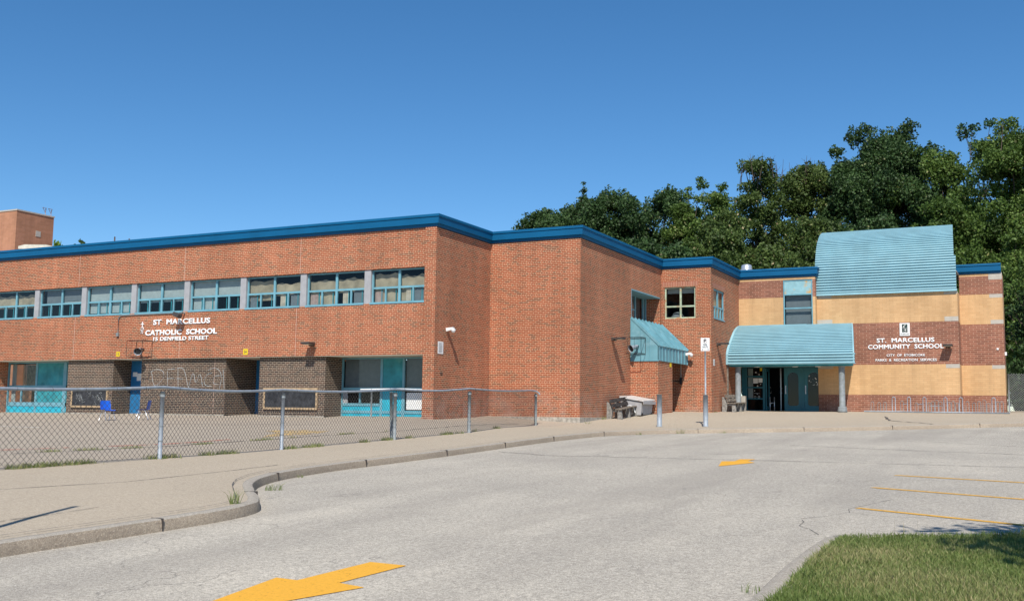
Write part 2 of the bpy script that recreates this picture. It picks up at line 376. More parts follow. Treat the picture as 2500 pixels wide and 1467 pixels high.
def ground_mat(name, base, lo, speck_dark, speck_light, crack=0.0, blotch=0.5, scale=1.0, coarse=0.30):
    t = NT(name, 0.95, 0.2)
    big = t.rng(t.noise(0.23, 6, rough=0.62), 0.35, 0.68)
    mp = t.n('ShaderNodeMapping'); mp.inputs['Scale'].default_value = (1.0, 0.28, 1.0); mp.inputs['Rotation'].default_value = (0, 0, 0.5); t.put(mp.inputs[0], t.co())
    mid = t.rng(t.noise(1.1, 6, vec=mp.outputs[0], rough=0.7), 0.36, 0.7)
    c = t.mix(t.math('MULTIPLY', big, blotch), base, lo)
    c = t.mix(t.math('MULTIPLY', mid, blotch*0.8), c, lo)
    sp = t.noise(70*scale, 3, rough=0.8); c = t.mix(t.rng(sp, 0.36, 0.60, 0.62, 0.0), c, speck_dark)
    sp3 = t.noise(24*scale, 2, rough=0.7); c = t.mix(t.rng(sp3, 0.36, 0.54, coarse, 0.0), c, speck_dark); c = t.mix(t.rng(sp3, 0.56, 0.70, 0.0, coarse*.6), c, speck_light)
    sp2 = t.noise(95*scale, 2); c = t.mix(t.rng(sp2, 0.55, 0.72, 0, 0.75), c, speck_light)
    if crack > .55 and name.startswith('worn'):
        mq = t.n('ShaderNodeMapping'); mq.inputs['Scale'].default_value = (1.1, 0.09, 1.0); mq.inputs['Rotation'].default_value = (0, 0, -0.12); t.put(mq.inputs[0], t.co())
        lane = t.rng(t.noise(0.75, 3, vec=mq.outputs[0]), 0.50, 0.66, 0.0, 0.30); c = t.mix(lane, c, (0.24, 0.215, 0.185, 1))
        oil = t.rng(t.noise(0.9, 5, rough=.7), 0.66, 0.74, 0.0, 0.45); c = t.mix(oil, c, (0.15, 0.135, 0.12, 1))
    if crack:
        vo = t.n('ShaderNodeTexVoronoi', feature='DISTANCE_TO_EDGE'); vo.inputs['Scale'].default_value = 0.22
        wv = t.n('ShaderNodeVectorMath', operation='ADD'); t.put(wv.inputs[0], t.co())
        nn = t.n('ShaderNodeTexNoise'); nn.inputs['Scale'].default_value = 0.9; nn.inputs['Detail'].default_value = 6; t.put(nn.inputs['Vector'], t.co())
        sc = t.n('ShaderNodeVectorMath', operation='SCALE'); t.put(sc.inputs[0], nn.outputs['Color']); sc.inputs['Scale'].default_value = 2.2
        t.put(wv.inputs[1], sc.outputs[0]); t.put(vo.inputs['Vector'], wv.outputs[0])
        line = t.rng(vo.outputs['Distance'], 0.0, 0.0030, 1.0, 0.0)
        gate = t.rng(t.noise(0.35, 2), 0.50, 0.58)
        c = t.mix(t.math('MULTIPLY', t.math('MULTIPLY', line, gate), crack), c, (0.09, 0.085, 0.08, 1))
    t.color(c); t.bump(t.math('ADD', sp, sp3), 0.55, 0.012); return t.m

M['asphalt'] = ground_mat('worn_asphalt', (0.60, 0.54, 0.44, 1), (0.38, 0.345, 0.29, 1), (0.12, 0.108, 0.094, 1), (0.84, 0.77, 0.66, 1), crack=0.6, blotch=0.85, coarse=0.34)
M['paving'] = ground_mat('beige_pavement', (0.47, 0.40, 0.30, 1), (0.385, 0.33, 0.25, 1), (0.25, 0.195, 0.145, 1), (0.64, 0.55, 0.44, 1), crack=0.25, blotch=0.4)
M['play'] = ground_mat('playground_asphalt', (0.44, 0.375, 0.285, 1), (0.35, 0.295, 0.23, 1), (0.23, 0.19, 0.155, 1), (0.52, 0.46, 0.39, 1), crack=0.7, blotch=0.5)
M['kerb'] = ground_mat('kerb_concrete', (0.43, 0.385, 0.32, 1), (0.36, 0.32, 0.265, 1), (0.20, 0.175, 0.145, 1), (0.56, 0.51, 0.44, 1), crack=0.0, blotch=0.7)
M['kerbface'] = ground_mat('kerb_face_concrete', (0.54, 0.44, 0.325, 1), (0.33, 0.265, 0.20, 1), (0.19, 0.15, 0.115, 1), (0.66, 0.55, 0.42, 1), crack=0.0, blotch=0.9)

# car park: one sheet reaching the horizon
def lin(a, b, n): return [a+(b-a)*i/(n-1) for i in range(n)]
gx = [-900, -500, -250, -120, -70]+lin(-40, 44, 57)+[70, 120, 250, 500, 900]
gy = [-900, -500, -250, -120, -70]+lin(-45, 26, 60)+[60, 120, 250, 500, 900]
sheet('car_park', [[(x, y, Rz(x, y)) for x in gx] for y in gy], M['asphalt'])

def fence_x(y):
    pts = [(-60, 3.6), (-30, 4.75), (-20.09, 4.745), (-17.04, 4.75), (-13.2, 4.33), (-8.8, 4.19), (-4.78, 4.03), (2.27, 2.76), (4.0, 2.45)]
    if y <= pts[0][0]: return pts[0][1]
    for (a, xa), (b, xb) in zip(pts, pts[1:]):
        if y <= b: return xa+(xb-xa)*(y-a)/(b-a)
    return pts[-1][1]

# pavement between kerb and fence / walls
top_in = []   # inner edge of kerb
for p, n in zip(kerb, kn): top_in.append(p+n*0.16)
def inner(p):
    if p.y < -1.5 or (p.y < 1.2 and p.x < 8.7): return Vector((fence_x(p.y)-0.02, p.y))
    s = (p.x-8.0)/14.0
    return Vector((3.0+max(0, s)*19.0, 3.0+min(1, max(0, s)*6.0)*19.0)) if p.x < 22 else Vector((p.x+3, 24))
inn = [inner(p) for p in top_in]
for _ in range(30):   # soften the turn at the corner
    inn = [inn[0]]+[(inn[i-1]+inn[i]*2+inn[i+1])/4 if top_in[i].y > -1.0 else inn[i] for i in range(1, len(inn)-1)]+[inn[-1]]
N = 22; rows = []
cols = [[a.lerp(b, k/N) for a, b in zip(top_in, inn)] for k in range(N+1)]
for c in cols:
    zz = P([q.x for q in c], [q.y for q in c]); rows.append([(q.x, q.y, float(z)) for q, z in zip(c, zz)])
# at the kerb the pavement meets the kerb top exactly
for k in range(4):
    w = 1-k/4
    rows[k] = [(x, y, z*(1-w)+(Rz(x, y)+0.128)*w) for x, y, z in rows[k]]
sheet('pavement', rows, M['paving'])

# kerb: rounded profile swept along the edge
prof = [(0.0, -0.08), (0.0, 0.0), (0.012, 0.085), (0.022, 0.118), (0.045, 0.130), (0.10, 0.133), (0.158, 0.130), (0.163, 0.05)]
rnd = random.Random(4)
rows = []; tops = []
for a, h in prof:
    row = []
    for i, (p, n) in enumerate(zip(kerb, kn)):
        q = p+n*a; j = 0.004*math.sin(i*1.7)+rnd.uniform(-.003, .003)
        row.append((q.x+j*n.x*(h > 0), q.y+j*n.y*(h > 0), Rz(p.x, p.y)+h+(rnd.uniform(-.003, .003) if 0 < h < .12 else 0)))
    rows.append(row)
ko = sheet('kerb', rows[3:], M['kerb'], smooth=True)
kf = sheet('kerb_face', rows[:4], M['kerbface'], smooth=True); kf.parent = ko
del kf['kind']
# joints in the kerb
jm = MB(); acc = 0
for i in range(1, len(kerb)):
    acc += (kerb[i]-kerb[i-1]).length
    if acc > 3.0:
        acc = 0; p, n = kerb[i], kn[i]; t = Vector((n.y, -n.x)); z = Rz(p.x, p.y)
        c = p+n*0.08
        jm.obox((c.x, c.y, z+0.069), (n.x*0.088, n.y*0.088, 0), (t.x*0.004, t.y*0.004, 0), (0, 0, 0.0665))
jo = jm.build('kerb_joint', 'brown', ko)

# playground inside the fence
rows = []
for y in lin(-60, 14.5, 110):
    fx_ = fence_x(y)+0.5+max(0, min(1, (y-0.5)/2))*2.6
    xs = [fx_-(fx_+45)*(k/60.0)**1.3 for k in range(61)]
    zz = P(xs, [y]*61); rows.append([(x, y, float(z)-0.012) for x, z in zip(xs, zz)])
sheet('playground', rows, M['play'])

# painted marks
M['paint_y'] = NT('road_yellow', 0.7, 0.25).m
def worn(name, col, keep, sc=30):
    t = NT(name, 0.75, 0.25); tr = t.n('ShaderNodeBsdfTransparent'); mx = t.n('ShaderNodeMixShader')
    n1 = t.noise(sc, 5, rough=0.8); f = t.rng(n1, keep-0.05, keep+0.05)
    t.put(mx.inputs[0], f); out = t.t.nodes['Material Output']
    t.t.links.new(t.b.outputs[0], mx.inputs[1]); t.t.links.new(tr.outputs[0], mx.inputs[2]); t.t.links.new(mx.outputs[0], out.inputs[0])
    t.color(t.mix(t.rng(t.noise(40, 3, rough=.8), 0.35, 0.65), tuple(c*0.86 for c in col[:3])+(1,), col)); return t.m
M['paint_y'] = worn('road_yellow', (0.76, 0.385, 0.04, 1), 0.65, 22)
M['paint_thin'] = worn('worn_yellow_line', (0.68, 0.37, 0.06, 1), 0.60, 14)
M['paint_r'] = worn('worn_red_line', (0.58, 0.20, 0.14, 1), 0.52, 5)
M['paint_w'] = worn('worn_white_line', (0.72, 0.69, 0.62, 1), 0.56, 8)
M['paint_f'] = worn('faded_yellow_patch', (0.66, 0.46, 0.20, 1), 0.50, 4)
M['patch'] = worn('damp_stain', (0.20, 0.175, 0.15, 1), 0.52, 3)
def mark(name, pts, mat, label, cat, H=Rz, dz=0.005, group=None, sub=0.5):
    """flat painted outline laid on the ground, cut fine enough to follow it"""
    bm = bmesh.new(); vs = [bm.verts.new((x, y, 0)) for x, y in pts]; bm.faces.new(vs)
    xs = [p[0] for p in pts]; ys = [p[1] for p in pts]
    bmesh.ops.triangulate(bm, faces=bm.faces[:])
    for k in range(1, int((max(xs)-min(xs))/sub)+1):
        bmesh.ops.bisect_plane(bm, geom=bm.verts[:]+bm.edges[:]+bm.faces[:], plane_co=(min(xs)+k*sub, 0, 0), plane_no=(1, 0, 0))
    for k in range(1, int((max(ys)-min(ys))/sub)+1):
        bmesh.ops.bisect_plane(bm, geom=bm.verts[:]+bm.edges[:]+bm.faces[:], plane_co=(0, min(ys)+k*sub, 0), plane_no=(0, 1, 0))
    for v in bm.verts: v.co.z = H(v.co.x, v.co.y)+dz
    bmesh.ops.recalc_face_normals(bm, faces=bm.faces[:])
    if sum(f.normal.z for f in bm.faces) < 0: bmesh.ops.reverse_faces(bm, faces=bm.faces[:])
    me = bpy.data.meshes.new(name); bm.to_mesh(me); bm.free(); me.materials.append(M[mat])
    o = bpy.data.objects.new(name, me); COL.objects.link(o)
    return tag(o, label, cat, group, 'structure' if cat is None else None)
ARW = [(12.72, -24.95), (12.947, -23.872), (13.15, -23.83), (13.213, -22.969), (13.592, -23.007), (13.56, -23.80), (13.816, -23.915), (13.35, -25.15), (12.95, -25.6)]
ARW = [(13.275, -25.54), (12.947, -23.872), (13.17, -23.90), (13.213, -22.969), (13.592, -23.007), (13.536, -23.86), (13.816, -23.935)]
mark('road_arrow', ARW, 'paint_y', 'large yellow painted arrow in the foreground of the car park', 'arrow', group='painted arrows')
A2 = [(13.095, -11.78), (12.82, -10.57), (13.04, -10.45), (13.00, -9.90), (13.294, -9.83), (13.27, -10.35), (13.50, -10.75)]
mark('road_arrow', A2, 'paint_y', 'small far yellow painted arrow out in the middle of the car park', 'arrow', group='painted arrows')
for (a, b, lab) in [((16.218, -12.72), (20.6, -14.38), 'farthest of three thin yellow bay lines at the right edge'), ((16.17, -14.9), (20.6, -17.0), 'middle of three thin yellow bay lines at the right edge'), ((16.355, -17.5), (20.6, -19.75), 'nearest yellow bay line, just beyond the grass corner')]:
    a = Vector(a); b = Vector(b); n = (b-a).normalized(); n = Vector((-n.y, n.x))*0.05
    mark('bay_line', [a-n, b-n, b+n, a+n], 'paint_thin', lab, 'line', group='yellow parking bay lines')
# long cracks with tar
M['crack'] = worn('crack_tar', (0.10, 0.095, 0.09, 1), 0.56, 9)
def crack(pts, H, w=0.018, seed=1, name='crack', mat='crack', amp=0.05, dz=0.004):
    r = random.Random(seed); pp = [Vector(p) for p in pts]; q = []
    for a, b in zip(pp, pp[1:]):
        k = max(2, int((b-a).length/0.35))
        for i in range(k): q.append(a.lerp(b, i/k)+Vector((r.uniform(-amp, amp), r.uniform(-amp, amp))))
    q.append(pp[-1]); m = MB()
    for i in range(len(q)-1):
        d = (q[i+1]-q[i]).normalized(); n = Vector((-d.y, d.x))
        w1 = w*r.uniform(.5, 1.3); w2 = w*r.uniform(.5, 1.3)
        L = [q[i]-n*w1, q[i+1]-n*w2, q[i+1]+n*w2, q[i]+n*w1]
        m.poly([(p.x, p.y, H(p.x, p.y)+dz) for p in L])
    return structure(m.build(name, mat))
crack([(7.3, -9.2), (8.97, -10.03), (11.3, -10.08), (13.53, -10.1), (15.3, -10.3), (18.1, -10.4), (22, -10.6)], Rz, 0.020, 1, 'road_crack', dz=0.009)
crack([(12.9, -4.9), (15.4, -6.0), (18.0, -6.95), (21, -7.9)], Rz, 0.018, 2, 'road_crack')
crack([(15.8, -2.4), (18, -4.2), (21, -5.8)], Rz, 0.016, 3, 'road_crack')
crack([(16.6, -16.4), (16.35, -17.3), (16.3, -18.0), (15.95, -18.7), (16.1, -19.3), (16.35, -19.9)], Rz, 0.004, 5, 'road_crack')
crack([(16.3, -18.0), (16.9, -18.25), (17.6, -18.1)], Rz, 0.004, 6, 'road_crack')
crack([(6.6, -23.5), (6.77, -21.6), (7.04, -19.9), (6.7, -17.5), (6.5, -16.0)], Pz, 0.010, 8, 'pavement_crack', amp=0.01, dz=0.006)
crack([(8.6, -25.2), (9.0, -23.5), (8.9, -22.0)], Pz, 0.008, 9, 'pavement_crack', amp=0.03, dz=0.006)
crack([(12.9, 12.6), (13.4, 9.8), (14.6, 7.6), (15.2, 5.9)], Pz, 0.05, 10, 'pavement_crack', amp=0.05, dz=0.012)
kl = [(p+n*0.30) for p, n in zip(kerb, kn)]
crack([tuple(p) for p in kl if -26 < p.y < 3][::3], lambda x, y: max(Pz(x, y), Rz(x, y)+0.128), 0.007, 11, 'pavement_crack', amp=0.003, dz=0.010)
# playground paint
def strip(pts, w, mat, lab, H=lambda x, y: Pz(x, y)-0.012, group='painted playground lines', name='painted_line'):
    pp = [Vector(p) for p in pts]; m = MB()
    for a, b in zip(pp, pp[1:]):
        d = (b-a).normalized(); n = Vector((-d.y, d.x))*w; k = max(1, int((b-a).length/1.0))
        for i in range(k):
            p = a.lerp(b, i/k); q = a.lerp(b, (i+1)/k)
            m.poly([(v.x, v.y, H(v.x, v.y)+0.006) for v in (p-n, q-n, q+n, p+n)])
    return tag(m.build(name, mat), lab, 'line', group)
strip([(1.1, -18.6), (1.23, -17.4), (1.4, -16.0)], 0.07, 'paint_r', 'worn red painted line at the left end of the playground')
strip([(1.5, -15.2), (1.6, -13.8), (1.45, -12.3), (1.3, -11.4)], 0.07, 'paint_r', 'worn red painted line left of the second fence post')
strip([(-9.9, -9.3), (-7.3, -9.6)], 0.05, 'paint_w', 'short worn white line painted near the left classroom window')
mark('faded_paint_patch', [(-.6, -7.9), (0.0, -7.0), (0.9, -6.9), (1.3, -8.2), (1.3, -10.2), (.9, -9.6), (.4, -8.6)], 'paint_f', 'faded yellow painted shape on the playground behind the second fence post', 'paint', H=lambda x, y: Pz(x, y)-0.012, dz=0.006)
for k, pts in enumerate([[(2.2, -18.0), (2.3, -16.0), (2.2, -14.2), (2.0, -12.0), (1.9, -9.0), (2.2, -5.0), (2.2, 2.0)], [(-8, -7), (-4, -6), (-1, -4.5)]]):
    crack(pts, lambda x, y: Pz(x, y)-0.012, 0.03, 20+k, 'playground_crack', amp=0.08, dz=0.007)

# grass island: low kerb, soil, blades
ISL = [(16.6, -36), (16.58, -26), (16.53, -23.28), (16.46, -22.17), (16.44, -20.85), (16.46, -20.15), (16.56, -19.92), (17.27, -19.65), (17.55, -19.59), (18.15, -19.44), (19.6, -19.1), (24, -18.2)]
isl = resample(smooth_path(ISL, 2), 0.25)
ni = kerbnorm(isl); ni = [-n for n in ni]
rows = []
for a, h in [(0.0, -0.06), (0.0, 0.012), (0.015, 0.022), (0.21, 0.026), (0.22, 0.0)]:
    rows.append([((p+n*a).x, (p+n*a).y, Rz(p.x, p.y)+h) for p, n in zip(isl, ni)])
sheet('grass_kerb', rows, M['kerb'])
def Gz(x, y): return Rz(x, y)+0.012
soil = NT('soil', 1, 0.1); soil.color(soil.mix(soil.rng(soil.noise(9, 4), .35, .65), (0.085, 0.095, 0.028, 1), (0.16, 0.15, 0.06, 1)))
M['soil'] = soil.m
ie = [p+n*0.19 for p, n in zip(isl, ni)]
rows = [[(p.x+(26-p.x)*k/14, p.y+(-36-p.y)*(k/14)*(0.9), 0) for p in ie] for k in range(15)]
rows = [[(x, y, Gz(x, y)) for x, y, z in r] for r in rows]
sheet('lawn', rows, M['soil'])

def inside_island(x, y, m=0.0):
    # right of / below the kerb line
    if y > -19.05+0.0 and x < 19: pass
    # boundary as x_min(y) and y_max(x)
    xm = np.interp(y, [p.y for p in ie[:int(len(ie)*0.62)]], [p.x for p in ie[:int(len(ie)*0.62)]])
    return xm
def add_leaves(name, verts, faces, tint, mat, parent):
    me = bpy.data.meshes.new(name)
    nv = len(verts); nf = len(faces); k = faces.shape[1]
    me.vertices.add(nv); me.vertices.foreach_set('co', verts.astype(np.float32).ravel())
    me.loops.add(nf*k); me.loops.foreach_set('vertex_index', faces.astype(np.int32).ravel())
    me.polygons.add(nf); me.polygons.foreach_set('loop_start', np.arange(0, nf*k, k, dtype=np.int32))
    me.update(calc_edges=True)
    at = me.attributes.new('tint', 'FLOAT', 'FACE'); at.data.foreach_set('value', tint.astype(np.float32))
    me.materials.append(mat); me.validate()
    o = bpy.data.objects.new(name, me); COL.objects.link(o)
    if parent is not None: attach(o, parent)
    return o
def leaf_mat(name, stops, trans=0.35, rough=0.6):
    m = bpy.data.materials.new(name); m.use_nodes = True; t = m.node_tree; b = t.nodes['Principled BSDF']; out = t.nodes['Material Output']
    a = t.nodes.new('ShaderNodeAttribute'); a.attribute_name = 'tint'
    r = t.nodes.new('ShaderNodeValToRGB'); e = r.color_ramp.elements
    e[0].position, e[0].color = stops[0]; e[1].position, e[1].color = stops[-1]
    for p, c in stops[1:-1]:
        q = e.new(p); q.color = c
    t.links.new(a.outputs['Fac'], r.inputs[0]); t.links.new(r.outputs[0], b.inputs['Base Color'])
    b.inputs['Roughness'].default_value = rough; b.inputs['Specular IOR Level'].default_value = 0.35
    tl = t.nodes.new('ShaderNodeBsdfTranslucent'); t.links.new(r.outputs[0], tl.inputs[0])
    mx = t.nodes.new('ShaderNodeMixShader'); mx.inputs[0].default_value = trans
    t.links.new(b.outputs[0], mx.inputs[1]); t.links.new(tl.outputs[0], mx.inputs[2]); t.links.new(mx.outputs[0], out.inputs[0])
    return m
M['grassblade'] = leaf_mat('grass_blade', [(0, (0.11, 0.165, 0.035, 1)), (0.4, (0.19, 0.25, 0.065, 1)), (0.68, (0.33, 0.32, 0.13, 1)), (1, (0.52, 0.42, 0.22, 1))], 0.35)

def blades(name, xs, ys, zs, hs, ws, seed, lean=0.5, dry=None, mat='grassblade', parent=None):
    r = np.random.default_rng(seed); n = len(xs)
    th = r.uniform(0, 2*math.pi, n); ld = r.uniform(0, 2*math.pi, n); ll = hs*r.uniform(0.1, 1.0, n)*lean
    dx, dy = np.cos(th)*ws/2, np.sin(th)*ws/2
    lx, ly = np.cos(ld)*ll, np.sin(ld)*ll
    b = np.stack([xs, ys, zs], -1)
    v = np.empty((n, 5, 3))
    v[:, 0] = b+np.stack([-dx, -dy, 0*dx-0.01], -1); v[:, 1] = b+np.stack([dx, dy, 0*dx-0.01], -1)
    mid = b+np.stack([lx*0.35, ly*0.35, hs*0.6], -1)
    v[:, 2] = mid+np.stack([dx*.7, dy*.7, 0*dx], -1); v[:, 3] = mid+np.stack([-dx*.7, -dy*.7, 0*dx], -1)
    v[:, 4] = b+np.stack([lx, ly, hs], -1)
    i0 = np.arange(n)*5
    f = np.concatenate([np.stack([i0, i0+1, i0+2], -1), np.stack([i0, i0+2, i0+3], -1), np.stack([i0+3, i0+2, i0+4], -1)])
    t = r.beta(2, 3.2, n)
    if dry is not None: t = np.clip(t*0.75+dry, 0, 1)
    return add_leaves(name, v.reshape(-1, 3), f, np.concatenate([t, t, t]), M[mat], parent)

rg = np.random.default_rng(5)
def vn(x, y, f, s):   # cheap smooth noise
    return (np.sin(x*f*1.3+s)*np.cos(y*f*1.1-s*2)+np.sin((x+y)*f*0.7+s*3)*0.7+np.sin((x-y*1.6)*f*1.9+s)*0.4)/2.1
n = 230000
# denser close to the visible corner
xs = 16.55+rg.beta(1.1, 1.6, n)*6.5; ys = -25.9+rg.random(n)*7.0
ey = np.interp(xs, [p.x for p in ie if p.y > -20.2], [p.y for p in ie if p.y > -20.2])
ex = np.interp(ys, [p.y for p in ie if p.x < 16.7], [p.x for p in ie if p.x < 16.7])
edge = np.minimum(xs-ex, ey-ys)
keep = edge > -0.02-0.03*rg.random(n)
xs, ys, edge = xs[keep], ys[keep], edge[keep]; n = len(xs)
hs = rg.uniform(0.022, 0.060, n)*(1+0.35*vn(xs, ys, 2.2, 1.0))+np.clip(0.22-edge, 0, 1)*0.14*rg.random(n)
hs += np.clip(xs-18.0, 0, 1.2)*np.clip(1-(ey-ys if False else edge)/0.8, 0, 1)*0.20*rg.random(n)
hs *= 1+0.6*np.clip(xs-17.6, 0, 1)*np.clip(1-edge, 0, 1)
dry = np.clip(0.19+0.26*vn(xs, ys, 1.3, 2.0)+0.10*vn(xs, ys, 4.0, 7.0)-0.13*np.clip(1-edge/0.5, 0, 1), -0.1, 0.6)
go_ = blades('grass', xs, ys, R(xs, ys)+0.012, np.clip(hs, .02, .5), rg.uniform(0.005, 0.010, n), 3, 0.9, dry)
tag(go_, 'green lawn grass with dry tips on the kerbed island', 'grass', kind='stuff')
# dry stalks at the kerb corner
sx = np.array([17.05, 17.13, 17.25, 17.32, 16.8]); sy = np.array([-19.85, -19.83, -19.80, -19.79, -19.95])
st = blades('grass_stalks', sx, sy, R(sx, sy)+0.012, np.array([.20, .15, .22, .16, .12]), np.full(5, .006), 8, 0.15, np.full(5, .9))
tag(st, 'dry seed stalks standing above the island grass', 'grass', kind='stuff')

def weeds(name, cx, cy, r, nb, h, seed, H, label):
    q = np.random.default_rng(seed); a = q.uniform(0, 6.28, nb); d = r*np.sqrt(q.random(nb))
    x = cx+np.cos(a)*d; y = cy+np.sin(a)*d; z = np.array([H(i, j) for i, j in zip(x, y)])
    o = blades(name, x, y, z, q.uniform(.4, 1, nb)*h, q.uniform(.004, .009, nb), seed, 1.1, np.full(nb, 0.05))
    return tag(o, label, 'weed', group='weeds in the kerb and pavement joints')
KH = lambda x, y: max(Pz(x, y), Rz(x, y)+0.12)
weeds('weed', 9.80, -20.8, 0.06, 40, 0.20, 31, KH, 'tall thin weed tuft on the kerb bulge edge')
weeds('weed', 9.02, -19.25, 0.05, 18, 0.10, 32, KH, 'small weed in the joint behind the kerb bend')
weeds('weed', 8.30, -18.2, 0.10, 40, 0.13, 33, Rz, 'green weed at the foot of the kerb bend')
weeds('weed', 7.25, -16.3, 0.06, 20, 0.07, 34, Rz, 'small weed at the kerb foot past the bend')
weeds('weed', 7.55, -0.6, 0.09, 30, 0.10, 35, Rz, 'faint weed at the kerb foot before the bollards')
weeds('weed', 8.5, 0.45, 0.12, 50, 0.20, 36, Rz, 'weed tuft at the kerb foot between the two bollards')
weeds('weed', 9.6, 1.1, 0.16, 30, 0.10, 37, Rz, 'low weed at the kerb foot under the signpost')
weeds('weed', 9.2, -24.4, 0.12, 25, 0.06, 38, KH, 'flat weed in the pavement joint at the bottom left')
weeds('weed', 4.1, 4.6-0.85, 0.10, 26, 0.12, 39, Pz, 'weed at the foot of the middle brick corner')
weeds('weed', 3.85, 5.9, 0.10, 40, 0.16, 40, Pz, 'weed behind the dark bench end')
weeds('weed', 5.97, 13.35, 0.08, 25, 0.10, 41, Pz, 'weed at the wall foot left of the entrance bench')
weeds('weed', 16.45, -23.0, 0.08, 16, 0.07, 42, Gz, 'sprig of weed lying across the island kerb')
# weeds along the fence foot
q = np.random.default_rng(77); nb = 9000; yy = -24+22*q.random(nb)**1.35
kk = vn(yy*3, yy*0.3, 0.8, 4)+0.7*vn(yy*3, yy, 2.3, 1) > -0.15+0.05*(yy+20); yy = yy[kk]; xx = np.array([fence_x(v) for v in yy])+q.normal(0, 0.07, len(yy))-0.03
fo = blades('weed_strip', xx, yy, P(xx, yy), q.uniform(.02, .10, len(yy)), q.uniform(.006, .013, len(yy)), 78, 1.4, q.uniform(0, .45, len(yy)))
tag(fo, 'weeds and dry grass growing along the foot of the chain link fence', 'weeds', kind='stuff')
nb = 2500; yy = -18+12*q.random(nb); kk = vn(yy*2, yy, 1.6, 9) > 0.15; yy = yy[kk]
xx = np.interp(yy, [-18, -16, -14.4, -12, -9, -6], [2.2, 2.3, 2.2, 2.0, 1.9, 2.1])+q.normal(0, .05, len(yy))
fo = blades('crack_weeds', xx, yy, P(xx, yy)-0.012, q.uniform(.02, .07, len(yy)), q.uniform(.006, .012, len(yy)), 79, 1.4, q.uniform(.1, .5, len(yy)))
tag(fo, 'weeds sprouting in the long playground crack', 'weeds', kind='stuff')

# ------------------------------------------------------------------ the school
school = thing('school_building', 'two storey red brick school with blue roof edge and buff entrance wing', 'building', (0, 0, 0))
ZT = 6.5; ZB = -1.2
def wallY(y, x0, x1, z0, z1, holes=(), t=0.12, out=-1):
    """wall facing -Y with rectangular openings and their reveals"""
    m = MB(); xs = sorted({x0, x1, *[h[0] for h in holes], *[h[1] for h in holes]}); zs = sorted({z0, z1, *[h[2] for h in holes], *[h[3] for h in holes]})
    inh = lambda x, z: any(h[0] < x < h[1] and h[2] < z < h[3] for h in holes)
    for a, b in zip(xs, xs[1:]):
        for c, d in zip(zs, zs[1:]):
            if not inh((a+b)/2, (c+d)/2): m.quad((a, y, c), (b, y, c), (b, y, d), (a, y, d))
    for a, b, c, d in holes:
        m.quad((a, y, d), (b, y, d), (b, y+t, d), (a, y+t, d)); m.quad((a, y+t, c), (b, y+t, c), (b, y, c), (a, y, c))
        m.quad((a, y, c), (a, y, d), (a, y+t, d), (a, y+t, c)); m.quad((b, y+t, c), (b, y+t, d), (b, y, d), (b, y, c))
    return m
def wallX(x, y0, y1, z0, z1, holes=(), t=0.12):
    """wall facing +X"""
    m = MB(); ys = sorted({y0, y1, *[h[0] for h in holes], *[h[1] for h in holes]}); zs = sorted({z0, z1, *[h[2] for h in holes], *[h[3] for h in holes]})
    inh = lambda q, z: any(h[0] < q < h[1] and h[2] < z < h[3] for h in holes)
    for a, b in zip(ys, ys[1:]):
        for c, d in zip(zs, zs[1:]):
            if not inh((a+b)/2, (c+d)/2): m.quad((x, a, c), (x, b, c), (x, b, d), (x, a, d))
    for a, b, c, d in holes:
        m.quad((x, a, d), (x-t, a, d), (x-t, b, d), (x, b, d)); m.quad((x, a, c), (x, b, c), (x-t, b, c), (x-t, a, c))
        m.quad((x, a, c), (x-t, a, c), (x-t, a, d), (x, a, d)); m.quad((x, b, c), (x, b, d), (x-t, b, d), (x-t, b, c))
    return m
OV = 2.085; SILL = 3.90; HEAD = 5.1155
UY = 0.05   # upper facade plane
w = wallY(UY, -34, -0.45, OV, ZT, [(-33.9, -0.45, SILL, HEAD)], 0.30)
w.quad((-34, UY, OV), (-34, 1.95, OV), (-0.45, 1.95, OV), (-0.45, UY, OV))
w.build('upper_wall', 'brick', school)
MB().box(-34, -0.46, UY+.004, 1.95, OV-0.012, OV-0.004).build('soffit', 'soffit', school)
# corner pilaster and the walls stepping back to the right
m = MB(); m.quad((-0.45, 0, ZB), (0, 0, ZB), (0, 0, ZT), (-0.45, 0, ZT)); m.quad((-0.45, 1.95, ZB), (-0.45, 0, ZB), (-0.45, 0, ZT), (-0.45, 1.95, ZT))
m.quad((0, 0, ZB), (0, 4, ZB), (0, 4, ZT), (0, 0, ZT)); m.build('corner_wall', 'brick', school)
m = wallY(4.0, 0, 3.67, 0.0, ZT); m.build('middle_wall', 'brick', school)
CW = (9.28, 12.86, 3.95, 5.20)      # opening above the small awning
m = wallX(3.67, 4.0, 13.04, 0.0, ZT, [CW], 0.75); m.build('side_wall', 'brick', school)
m = MB(); m.box(-0.0+0.004, 3.66, 3.985, 4.3, ZB, 0.0); m.box(3.3, 3.685, 3.986, 9.0, ZB, 0.001); m.build('foundation', 'concrete', school)
EW = (3.82, 5.21, 4.29, 5.66)
m = wallY(13.04, 3.67, 5.89, ZB, ZT, [EW], 0.10); m.build('bay_wall', 'brick', school)
FW = (13.46, 15.20, 4.32, 5.60)
m = wallX(5.89, 13.04, 17.72, ZB, ZT, [FW], 0.10); m.build('bay_side_wall', 'brick', school)
# soldier courses over the two small windows, 3 mm proud
MB().box(3.70, 5.33, 13.037, 13.10, 5.70, 5.90).build('lintel_course', 'red_soldier', school)
MB().box(5.80, 5.893, 13.34, 15.33, 5.64, 5.84).build('lintel_course', 'red_soldier', school)
